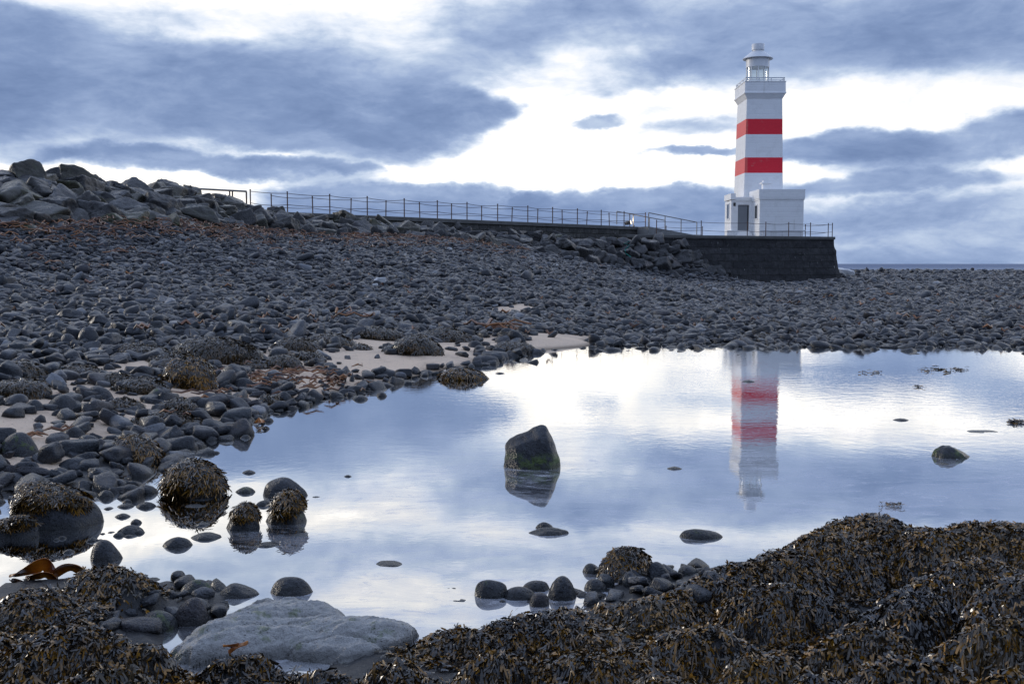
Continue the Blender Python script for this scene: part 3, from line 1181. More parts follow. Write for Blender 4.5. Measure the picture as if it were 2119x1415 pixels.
# the tall angular rock in the middle
def peaked_rock():
    g = ground(1102, 972, 0.0)
    u = g[1] / FPX                                     # metres per photograph pixel at that distance
    pts = [(-61, 0, 4), (-59, -8, 0), (-25, -34, 0), (22, -38, 0), (62, -8, 2), (61, 8, 0), (-52, 40, 0), (56, 40, 0), (-58, -4, 36), (-54, 4, 54), (-46, 8, 61),
           (-18, 4, 75), (18, 6, 92), (30, 4, 91), (36, 2, 80), (44, -4, 62), (52, 0, 50), (58, -2, 26), (30, -26, 66), (-36, -20, 50), (8, -24, 62), (42, -28, 30), (-40, 30, 40), (20, 30, 70)]
    pts += [(x * 1.06, y * 1.06, -45) for (x, y, z) in pts if z < 8]
    P = [np.array([g[0] + x * u, g[1] + (y + 36) * u, z * u]) for (x, y, z) in pts]
    c, V, F = hull_rock(P, 6, 40, .018, 77, 9.0, .045)
    o = add_obj('rock', arrays_mesh('rock', V, F), M['rock_foot'], None, c)
    tag(o, "tall angular dark rock with a green foot standing alone in the middle of the pool", 'rock', IN_POOL)


peaked_rock()
oval(1086, 962, 30, 0, 978, .6, label="small dark knob of rock at the foot of the tall angular rock", seed=sd_(), p=6, group=IN_POOL)
oval(1127, 1078, 42, 0, 1106, .7, label="small rounded knob behind the low knobbly rock in the pool", seed=sd_(), p=9, sub=4, amp=.08, rough=.04, group=IN_POOL)
outline_rock([(1095, 1103), (1108, 1097), (1128, 1091), (1142, 1090), (1158, 1096), (1172, 1095), (1177, 1102), (1173, 1109), (1120, 1109)], 1109, .55,
             "low knobbly dark rock in the pool in front of the tall angular rock", p=22, amp=.14, rough=.07, seed=sd_(), group=IN_POOL)
outline_rock([(1398, 1096), (1405, 1092), (1440, 1091), (1480, 1095), (1504, 1104), (1490, 1113), (1420, 1119), (1400, 1108)], 1119, .55,
             "long smooth oval rock with a green top in the pool near the weed bank", 'rock_moss', p=7, amp=.03, seed=sd_(), group=IN_POOL)
outline_rock([(1926, 942), (1934, 928), (1956, 919), (1966, 921), (1990, 932), (2008, 943), (1990, 949), (1940, 948)], 950, .7,
             "pointed mossy rock in the open water below the weed-streaked far side", 'rock_moss', p=30, amp=.08, rough=.07, seed=sd_(), group=IN_POOL)
for (px, py, w, b, lab, mt) in [
        (1951, 957, 34, 966, "small sliver of rock just in front of the pointed mossy rock", 'rock_grey'),
        (1398, 965, 38, 977, "small flat dark rock left of the tower's reflection", 'rock'),
        (1549, 786, 32, 794, "thin dark rock lying across the tower's reflection near its porch", 'rock'),
        (1864, 865, 38, 875, "small brownish flat rock midway to the far shore right of the tower's reflection", 'rock_brown'),
        (2037, 895, 80, 902, "long thin flat rock barely above the water by the picture's edge", 'rock'),
        (2096, 871, 30, 877, "tiny dark rock beyond the long thin flat one", 'rock'),
        (804, 1161, 68, 1182, "smooth oval grey rock alone in the lower pool", 'rock_grey'),
        (926, 1212, 74, 1227, "flat oval rock just off the near weed bank", 'rock_grey'),
        (951, 1241, 36, 1249, "small pale sliver of rock awash beside the near weed bank", 'rock_pale'),
        (720, 981, 20, 991, "tiny dark stone tip alone in the pool between shore and tall rock", 'rock'),
        (515, 971, 32, 986, "small two-toned stone between the weedy dome and open water", 'rock_grey'),
        (508, 1007, 46, 1030, "low grey-green stone behind the small weed-topped peak", 'rock_moss'),
        (467, 904, 28, 911, "dark flat stone tip offshore of the sandy beach", 'rock'),
        (463, 917, 16, 921, "thinnest dark sliver of stone beside a slightly larger tip", 'rock'),
        (655, 1027, 20, 1032, "thin pale flake of stone right of the weed-topped rocks", 'rock_grey'),
        (420, 1078, 38, 1096, "small smooth egg-shaped stone in front of the weedy dome's reflection", 'rock'),
        (270, 1086, 62, 1118, "wedge-shaped dark stone between the long weedy boulder and open water", 'rock'),
        (255, 1062, 34, 1078, "small dark stone beside the end of the long weedy boulder", 'rock_grey'),
        (369, 1112, 64, 1148, "domed grey stone touching a flat one in the lower pool", 'rock_grey'),
        (428, 1101, 72, 1130, "broad ridged grey stone leaning against the domed one", 'rock_moss'),
        (550, 1119, 60, 1142, "smooth lens-shaped grey stone in front of the weed-topped peaks", 'rock_grey'),
        (623, 1102, 52, 1117, "pale flat stone at the foot of the mossy weed-topped peak", 'rock_pale'),
        (517, 1089, 44, 1104, "small curved dark stone at the foot of the small weed-topped peak", 'rock'),
        (502, 1104, 34, 1113, "pale wet flake in the small weed-topped peak's reflection", 'rock_pale'),
        (420, 1026, 62, 1042, "long thin stone lying against the weedy dome's waterline", 'rock'),
        (404, 1046, 50, 1054, "pale flat flake awash in the weedy dome's reflection", 'rock_pale'),
        (545, 1035, 34, 1055, "grey stone wedged between the two weed-topped peaks", 'rock_grey'),
        (219, 1010, 42, 1044, "upright rounded stone at the end of the long weedy boulder", 'rock'),
        (270, 1001, 56, 1027, "smooth dark oval stone among the small ones behind the weedy boulder", 'rock'),
        (303, 1003, 52, 1036, "sloping dark stone leaning towards the weedy dome", 'rock'),
        (302, 1038, 46, 1060, "flat-topped grey stone mirrored in the narrow channel", 'rock_grey'),
        (260, 1040, 40, 1058, "low dark stone in the narrow channel beside a flat-topped one", 'rock'),
        (745, 817, 36, 834, "dark pointed stone standing off the kelp-strewn beach", 'rock'),
        (706, 812, 24, 823, "small dark stone between the beach and the pointed one", 'rock'),
        (1035, 770, 24, 776, "tiny flat stone off the sand spit", 'rock'),
        (881, 764, 38, 783, "small dark stone just off the sand before the weedy lump", 'rock'),
        (852, 764, 50, 779, "flat dark stone at the water's edge before the pale sand", 'rock'),
        (597, 849, 14, 853, "dot-sized stone tip off the kelp-strewn beach", 'rock')]:
    oval(px, py, w, 0, b, .75, label=lab, mat=mt, seed=sd_(), p=13, amp=.09, rough=.035, sub=4, group=IN_POOL)

# small stones awash in the shallow channel at left and along the near edge
_r = random.Random(17)
for (x0, x1, y0, y1, n_, where) in ((-10, 215, 985, 1010, 7, "in the shallow channel behind the long weedy boulder"), (225, 330, 1022, 1105, 8, "in the narrow channel mouth"),
                                    (0, 150, 950, 985, 7, "in wet sand below the largest grey boulder"), (215, 345, 1276, 1300, 6, "between the small weed bank and pitted stone"),
                                    (1000, 1190, 1236, 1250, 6, "along the weed's edge before the dome-shaped stone"), (345, 470, 905, 945, 9, "at the waterline right of the shaggy rock"), (60, 330, 1105, 1150, 9, "in still water before the long weedy boulder"), (470, 600, 855, 895, 7, "off the low dark rock at the sandy corner"), (640, 860, 790, 830, 9, "off the beach below the big sand patch")):
    for q_ in range(n_):
        w_ = _r.uniform(14, 32)
        px_, py_ = _r.uniform(x0, x1), _r.uniform(y0, y1)
        oval(px_, py_ - w_ * _r.uniform(.3, .6), w_, 0, py_ + w_ * .12, .8, label=("small " if w_ > 22 else "tiny ") + _r.choice(("dark", "grey")) + " stone awash " + where, mat=_r.choice(('rock', 'rock_grey', 'rock_brown', 'rock')),
             seed=sd_(), p=9, amp=.09, rough=.03, sub=4, group="small stones awash at the pool's margin")

# weed-topped rocks of the left pool
outline_rock([(330, 1030), (329, 990), (345, 968), (370, 954), (400, 950), (430, 956), (447, 975), (462, 995), (466, 1015), (464, 1028)], 1036, .8,
             "big dome of rock shaggy with rockweed standing in the left of the pool", 'rock', p=8, amp=.06, rough=.03, sub=5, seed=sd_(), group=IN_POOL,
             weed=dict(frac_top=.46, n=1500, Lr=.105, Wr=.012))
outline_rock([(538, 1018), (545, 998), (570, 984), (592, 981), (612, 988), (640, 1016), (630, 1030), (560, 1034)], 1034, .7,
             "smooth bare dark rock behind the mossy weed-topped peak", 'rock', p=14, amp=.05, seed=sd_(), group=IN_POOL)
outline_rock([(542, 1078), (560, 1048), (578, 1024), (600, 1014), (618, 1024), (634, 1050), (639, 1086)], 1089, .8,
             "peaked rock with green moss below a cap of rockweed", 'rock_moss', p=14, amp=.05, rough=.03, sub=5, seed=sd_(), group=IN_POOL,
             weed=dict(frac_top=.36, n=650, Lr=.07, Wr=.011))
outline_rock([(460, 1088), (472, 1062), (490, 1042), (512, 1036), (528, 1046), (540, 1078), (538, 1096)], 1101, .8,
             "smaller grey peak with a tuft of rockweed on its top", 'rock_grey', p=10, amp=.06, rough=.03, sub=5, seed=sd_(), group=IN_POOL,
             weed=dict(frac_top=.36, n=420, Lr=.05, Wr=.010))
outline_rock([(22, 1060), (30, 1012), (60, 996), (95, 1002), (130, 1020), (175, 1024), (205, 1040), (221, 1072), (218, 1090), (60, 1105)], 1100, .7,
             "long dark boulder with rockweed along its crest at the pool's left end", 'rock', p=12, amp=.08, rough=.03, sub=6, seed=sd_(), group=IN_POOL,
             weed=dict(frac_top=.36, n=1300, Lr=.06, Wr=.0105))
outline_rock([(-30, 1100), (-20, 1078), (30, 1070), (70, 1066), (86, 1080), (84, 1100), (40, 1112), (-20, 1124)], 1120, .6,
             "dark sloping rock at the picture's edge in front of the long weedy boulder", 'rock', p=10, amp=.06, seed=sd_(), group=IN_POOL,
             weed=dict(frac_top=.3, n=250, Lr=.045, Wr=.010))
outline_rock([(186, 1160), (188, 1125), (198, 1114), (222, 1112), (236, 1122), (244, 1144), (259, 1160)], 1165, .8,
             "smooth bell-shaped stone rising from the water behind the weed bank", 'rock_grey', p=9, amp=.03, rough=.012, seed=sd_(), group=IN_POOL)
outline_rock([(222, 955), (224, 925), (240, 908), (275, 902), (310, 912), (332, 932), (341, 946), (320, 958)], 962, .7,
             "rounded rock hung all over with dark rockweed at the shore", 'rock', p=8, amp=.05, seed=sd_(), group=LEFT_SHORE,
             weed=dict(frac_top=.74, n=1400, Lr=.10, Wr=.012))
outline_rock([(898, 785), (910, 772), (932, 763), (955, 758), (985, 766), (1006, 778), (998, 787)], 788, .6,
             "flat heap of rock and dark weed at the tip of the beach", 'rock', p=8, amp=.1, seed=sd_(), group=LEFT_SHORE,
             weed=dict(frac_top=.8, n=800, Lr=.10, Wr=.018), z0=0.0)
outline_rock([(975, 752), (978, 738), (1000, 734), (1030, 737), (1036, 750)], 754, .7,
             "squared dark block lying at the water's edge by the sand spit", 'rock', p=16, amp=.03, seed=sd_(), group=LEFT_SHORE)

# rocks of the left shore, standing on sand and stones
for (o, b, th, lab, mt, wd) in [
        ([(0, 945), (-5, 915), (20, 893), (45, 888), (66, 900), (82, 930), (80, 945)], 952, .8, "largest smooth grey boulder at the picture's edge on the sand", 'rock_moss', None),
        ([(335, 800), (335, 765), (350, 748), (390, 740), (430, 746), (444, 770), (441, 802)], 808, .7, "big blocky boulder roofed with thick rockweed on the sand", 'rock', dict(frac_top=.72, n=1500, Lr=.10, Wr=.018)),
        ([(95, 848), (100, 825), (120, 812), (140, 812), (160, 828), (168, 846)], 851, .8, "broad dark humped boulder on the sand at left", 'rock', None),
        ([(48, 848), (55, 832), (72, 824), (88, 832), (94, 846)], 852, .8, "small smooth dome beside the broad humped boulder", 'rock_grey', None),
        ([(290, 832), (300, 812), (325, 799), (345, 806), (360, 828), (340, 835)], 834, .8, "greenish pyramid-shaped boulder on the sand", 'rock_moss', None),
        ([(172, 815), (178, 800), (200, 796), (230, 806), (240, 824), (215, 829)], 828, .7, "dark slab-like boulder tilted before the weed clumps", 'rock', None),
        ([(389, 840), (394, 824), (415, 821), (440, 824), (446, 842), (420, 848)], 848, .8, "flat-topped dark block beside the kelp at the shore", 'rock', None),
        ([(457, 862), (468, 850), (500, 846), (520, 856), (532, 866), (490, 873)], 872, .7, "low dark rock reaching into the pool at the sandy corner", 'rock', None),
        ([(366, 895), (372, 880), (396, 871), (410, 880), (420, 896)], 898, .8, "grey ridged stone sloping into the water below the shaggy rock", 'rock_grey', None),
        ([(130, 905), (132, 888), (150, 880), (170, 884), (180, 902), (160, 908)], 908, .8, "blocky dark stone right of the largest grey boulder", 'rock', None),
        ([(110, 975), (125, 950), (160, 940), (188, 946), (196, 962), (170, 970)], 974, .8, "wide smooth low stone washed by the shallow channel", 'rock_grey', None),
        ([(-20, 1003), (0, 978), (30, 974), (60, 990), (66, 1004)], 1006, .7, "broad dark dome behind the long weedy boulder at the edge", 'rock', None),
        ([(35, 965), (40, 950), (55, 946), (70, 954), (72, 968)], 970, .8, "small grey cube-like stone below the largest boulder", 'rock_grey', None),
        ([(188, 925), (192, 910), (210, 905), (224, 915), (226, 932)], 936, .8, "dark stone tucked against the rock hung with weed", 'rock_brown', None),
        ([(105, 990), (108, 968), (125, 965), (145, 975), (146, 985)], 987, .8, "small rounded stone in the shallow channel at left", 'rock', None),
        ([(160, 705), (164, 682), (180, 674), (198, 680), (212, 702)], 712, .8, "large smooth grey cobble standing proud where the beach begins to climb", 'rock_grey', None),
        ([(123, 706), (126, 692), (142, 688), (158, 697), (162, 710)], 714, .8, "dark squat cobble beside the large proud one", 'rock', None),
        ([(532, 695), (540, 678), (565, 672), (588, 681), (592, 695), (565, 702)], 702, .7, "large pale grey oval cobble on the beach above the weed", 'rock_grey', None),
        ([(690, 682), (700, 672), (730, 668), (745, 676), (742, 688)], 690, .7, "broad pale cobble half buried above the pale sand", 'rock_grey', None),
        ([(965, 716), (970, 706), (985, 703), (998, 709), (1000, 718)], 720, .8, "small dark stone resting on the pale sand spit", 'rock', None),
        ([(480, 800), (486, 782), (505, 778), (525, 786), (528, 802)], 805, .8, "rounded dark stone among kelp at the beach", 'rock', None),
        ([(570, 835), (572, 815), (588, 806), (604, 818), (606, 832)], 838, .8, "upright dark stone at the waterline below the kelp", 'rock', None)]:
    outline_rock(o, b, th, lab, mt, p=9, amp=.07, rough=.025, sub=5, seed=sd_(), z0=None, group=LEFT_SHORE, weed=wd)

# stones along the near edge
for (o, b, th, z0, lab, mt, p_, wd) in [
        ([(556, 1222), (560, 1205), (575, 1191), (590, 1193), (610, 1197), (632, 1192), (648, 1208), (650, 1224), (620, 1236)], 1236, .7, 0, "twin-knobbed dark stone behind the pale slab", 'rock', 8, None),
        ([(444, 1238), (455, 1215), (476, 1200), (495, 1204), (520, 1215), (543, 1226), (520, 1240)], 1242, .7, 0, "sloping dark stone behind the pale slab's mossy ridge", 'rock', 10, None),
        ([(358, 1235), (372, 1205), (405, 1192), (435, 1196), (452, 1215), (450, 1230), (400, 1245)], 1244, .7, 0, "mossy grey stone awash at the end of the small weed bank", 'rock_moss', 7, None),
        ([(360, 1280), (364, 1252), (385, 1234), (408, 1228), (428, 1240), (436, 1262), (410, 1286)], 1288, .8, .02, "reddish brown pitted stone resting against the mossy ridge", 'rock_brown', 8, None),
        ([(290, 1290), (294, 1268), (320, 1260), (350, 1266), (370, 1282), (350, 1298)], 1300, .8, .02, "greenish rounded stone beside the reddish pitted one", 'rock_moss', 8, None),
        ([(232, 1296), (238, 1282), (260, 1277), (280, 1286), (282, 1300)], 1304, .8, .03, "small dark stone between weed and the greenish one", 'rock', 8, None),
        ([(195, 1306), (204, 1290), (225, 1287), (245, 1300), (240, 1310)], 1312, .8, .05, "grey stone half under the lowest weed at left", 'rock_grey', 8, None),
        ([(980, 1236), (980, 1208), (990, 1199), (1020, 1199), (1048, 1207), (1052, 1230), (1020, 1240)], 1240, .7, 0, "flat-topped stone with a green crown at the near waterline", 'rock_moss', 12, None),
        ([(1034, 1240), (1040, 1222), (1060, 1213), (1090, 1216), (1112, 1226), (1108, 1243)], 1244, .7, 0, "angular dark stone between the green-crowned one and the dome", 'rock', 12, None),
        ([(1075, 1222), (1085, 1204), (1110, 1199), (1135, 1202), (1142, 1222)], 1226, .7, 0, "low grey stone behind the dome-shaped one", 'rock_grey', 9, None),
        ([(1094, 1242), (1098, 1230), (1115, 1224), (1134, 1230), (1136, 1246)], 1247, .8, .02, "small brown stone in front of the dome-shaped one", 'rock_brown', 7, None),
        ([(1128, 1236), (1132, 1208), (1148, 1188), (1164, 1183), (1180, 1190), (1195, 1212), (1199, 1236)], 1246, .85, .0, "smooth speckled dome-shaped stone at the near waterline", 'rock_grey', 6, None),
        ([(1200, 1184), (1206, 1166), (1222, 1160), (1240, 1168), (1247, 1180), (1225, 1188)], 1189, .8, 0, "small pitted oval stone off the weed-cloaked one", 'rock_grey', 7, None),
        ([(1204, 1222), (1208, 1202), (1225, 1194), (1250, 1199), (1264, 1218)], 1228, .8, 0, "pitted dark stone beside the smooth dome", 'rock', 7, None),
        ([(1242, 1200), (1242, 1160), (1260, 1140), (1295, 1134), (1330, 1137), (1350, 1155), (1348, 1195)], 1206, .7, 0, "stone wholly cloaked in amber rockweed at the near shore", 'rock', 6, dict(frac_top=1.0, n=1500, Lr=.05, Wr=.0095)),
        ([(1330, 1200), (1336, 1165), (1352, 1155), (1375, 1162), (1395, 1184), (1404, 1200)], 1208, .7, 0, "smooth grey slope of stone right of the weed-cloaked one", 'rock_grey', 7, None),
        ([(1280, 1205), (1284, 1188), (1303, 1178), (1320, 1186), (1332, 1205)], 1210, .8, .02, "pitted rounded stone before the weed-cloaked one", 'rock_grey', 7, None),
        ([(1396, 1190), (1400, 1172), (1420, 1165), (1445, 1172), (1460, 1190)], 1196, .8, 0, "pale algae-stained stone at the foot of the weed bank", 'rock_moss', 7, None)]:
    outline_rock(o, b, th, lab, mt, p=p_, amp=.06, rough=.02, sub=5, seed=sd_(), z0=z0, group=NEAR_EDGE, weed=wd)


def seg_dist(X, Y, poly, closed=True):
    d = np.full(X.shape, 9.0)
    n = len(poly)
    for i in range(n if closed else n - 1):
        (x0, y0), (x1, y1) = poly[i], poly[(i + 1) % n]
        L2 = (x1 - x0) ** 2 + (y1 - y0) ** 2
        f = np.clip(((X - x0) * (x1 - x0) + (Y - y0) * (y1 - y0)) / L2, 0, 1)
        d = np.minimum(d, np.hypot(X - x0 - f * (x1 - x0), Y - y0 - f * (y1 - y0)))
    return d


def build_slab():
    def pl(pts, z=.03):
        return [tuple(ground(px, py, z)[:2]) for (px, py) in pts]
    edge = pl([(346, 1346), (372, 1318), (430, 1282), (490, 1252), (555, 1236), (620, 1232), (660, 1243), (640, 1256), (610, 1262), (680, 1266), (760, 1268), (820, 1276), (868, 1298),
               (850, 1318), (780, 1345), (700, 1372), (640, 1352), (560, 1348), (450, 1356), (380, 1368)])
    ridge = pl([(440, 1296), (520, 1262), (590, 1246), (640, 1244)], .08)
    ridge2 = pl([(470, 1318), (560, 1280), (640, 1284), (720, 1282), (800, 1284)], .08)
    ridge3 = pl([(560, 1322), (660, 1312), (760, 1308)], .05)
    X, Y = np.meshgrid(np.linspace(-1.45, -.25, 260), np.linspace(3.25, 4.75, 300))
    wx = X + (fbm(X * 5, Y * 5, 61, 3) - .5) * .10
    wy = Y + (fbm(X * 5, Y * 5, 71, 3) - .5) * .10
    px, py = proj(X, Y, np.full_like(X, .03))
    ex, ey = zip(*edge)
    ins = in_poly(X, Y, edge)
    d = seg_dist(wx, wy, edge) * np.where(ins, 1, -1)
    z = -.14 + .165 * (1 / (1 + np.exp(-(d + .015) / .022)))
    z += .042 * np.exp(-(seg_dist(wx, wy, ridge, False) / .085) ** 2)
    z += .034 * np.exp(-(seg_dist(wx, wy, ridge2, False) / .11) ** 2)
    z += .018 * np.exp(-(seg_dist(wx, wy, ridge3, False) / .07) ** 2)
    # layered grain running along the ridges, with cracks
    u = X * .93 + Y * .36
    v = -X * .36 + Y * .93
    g = fbm(u * 2.2, v * 17, 81, 4)
    z += (np.abs(g - .5) * -2 + .5) * .038 + (fbm(u * 9, v * 26, 91, 4) - .5) * .034 + (fbm(X * 45, Y * 45, 95, 3) - .5) * .012
    crack = np.exp(-((fbm(u * 1.6, v * 6.5, 101, 3) - .5) / .012) ** 2)
    z -= .026 * crack
    keep = (d > -.10)
    V = np.stack([X, Y, z], -1)
    c = np.array([-.85, 3.95, 0.0])
    nr, nc = X.shape
    i, j = np.meshgrid(np.arange(nr - 1), np.arange(nc - 1), indexing='ij')
    a = (i * nc + j).ravel()
    F = np.stack([a, a + 1, a + nc + 1, a + nc], 1)
    F = F[keep.ravel()[F].all(1)]
    used = np.unique(F)
    mp = np.full(nr * nc, -1)
    mp[used] = np.arange(len(used))
    o = add_obj('rock', arrays_mesh('rock', V.reshape(-1, 3)[used] - c, mp[F]), M['slab'], None, c)
    tag(o, "broad pale grey slab of layered rock sloping from the weed into the pool", 'rock', NEAR_EDGE)


build_slab()

# ------------------------------------------------------------------ weed clumps on the left shore
CL = "clumps of rockweed on the sandy shore"


def clump(l, r_, top, base, label, n=700, mat='weed_shore'):
    g = hit((l + r_) / 2, base - 2)
    w = (r_ - l) / FPX * g[1] / 2
    zt = at((l + r_) / 2, top, g[1] + w * .5)[2]
    H = max(zt - g[2], .05)
    dep = max(w * .7, H * .8)
    D, F = ICO[4]
    sdv = sd_()
    V = D * np.array([w * 1.05, dep * 1.2, H * .62]) * (1 + 1.3 * wave3(sdv, 30, .6, 3.5)(D))[:, None]
    c = np.array([g[0], g[1] + dep * .7, g[2]])
    o = add_obj('seaweed_clump', arrays_mesh('seaweed_clump', V * .93, F), M['weed_core'], None, c)
    tag(o, label, 'seaweed', CL)
    L = .05 + .004 * g[1]
    rock_weed(V, F, c, 1.0, n, L, L * .17, sdv, zmin=g[2] - .02, parent=o, mat=M[mat], name='fronds')


for (l, r_, t_, b_, lab, n) in [
        (-30, 72, 738, 778, "rockweed clump on the stones at the picture's edge above a second one", 700),
        (-30, 82, 783, 818, "lower rockweed clump at the picture's edge beside sand", 700),
        (80, 200, 750, 778, "flat thin rockweed clump in the wet stones left of the weed bank", 600),
        (255, 340, 704, 742, "brown rockweed clump at the foot of the cobbles", 600),
        (345, 500, 690, 752, "broadest rockweed clump heaped before the cobbles", 1500),
        (300, 410, 722, 756, "dark rockweed clump spilling onto sand above the weed-roofed boulder", 900),
        (175, 260, 768, 800, "rockweed clump lying over low stones beside a tilted slab", 600),
        (230, 336, 772, 814, "thick dark rockweed clump left of the weed-roofed boulder", 1000),
        (575, 665, 686, 728, "rockweed clump at the cobbles' foot right of the pale oval cobble", 900),
        (640, 730, 684, 716, "rockweed clump behind the pale sand with orange scraps", 800),
        (540, 615, 730, 764, "rockweed clump on sand between two pale patches", 600),
        (505, 545, 748, 764, "small dark rockweed clump sitting on clean sand", 300),
        (612, 672, 722, 748, "flat rockweed clump at the edge of the big sand patch", 400),
        (720, 835, 668, 704, "wide rockweed clump against the cobbles behind the big sand patch", 1000),
        (835, 905, 692, 736, "steep dark rockweed clump splitting the big sand patch", 800),
        (870, 965, 676, 708, "rockweed clump lying along the cobbles right of the steep dark one", 800),
        (1022, 1090, 678, 706, "upper of two stacked rockweed clumps on the sand spit", 700),
        (1025, 1115, 702, 734, "lower of two stacked rockweed clumps by the water on the spit", 900),
        (733, 762, 713, 726, "tiny rockweed tuft alone on the big sand patch", 200),
        (802, 836, 716, 730, "small rockweed tuft beside a stone on the big sand patch", 200),
        (262, 392, 846, 886, "wide amber-tipped rockweed clump over stones by the channel", 1100),
        (222, 282, 822, 848, "amber rockweed clump near the greenish pyramid boulder", 450),
        (338, 392, 824, 848, "small amber rockweed clump right of the greenish pyramid boulder", 450),
        (536, 575, 815, 838, "dark rockweed tuft hanging at the waterline below the kelp", 300),
        (1560, 1600, 690, 706, "dark rockweed tuft on the far shore left of the tower's reflection", 200),
        (1915, 1965, 683, 707, "rockweed mound hanging on the far shore at right", 350)]:
    clump(l, r_, t_, b_, lab, n)

# ------------------------------------------------------------------ cobbles
CTPL = {s: [stone_shape(40 + i, s, planes=6 + i % 4, p=(7, 10, 16)[i % 3], amp=.45, rough=.10, squash=(1, .86, .66)) for i in range(16)] for s in (2, 3)}


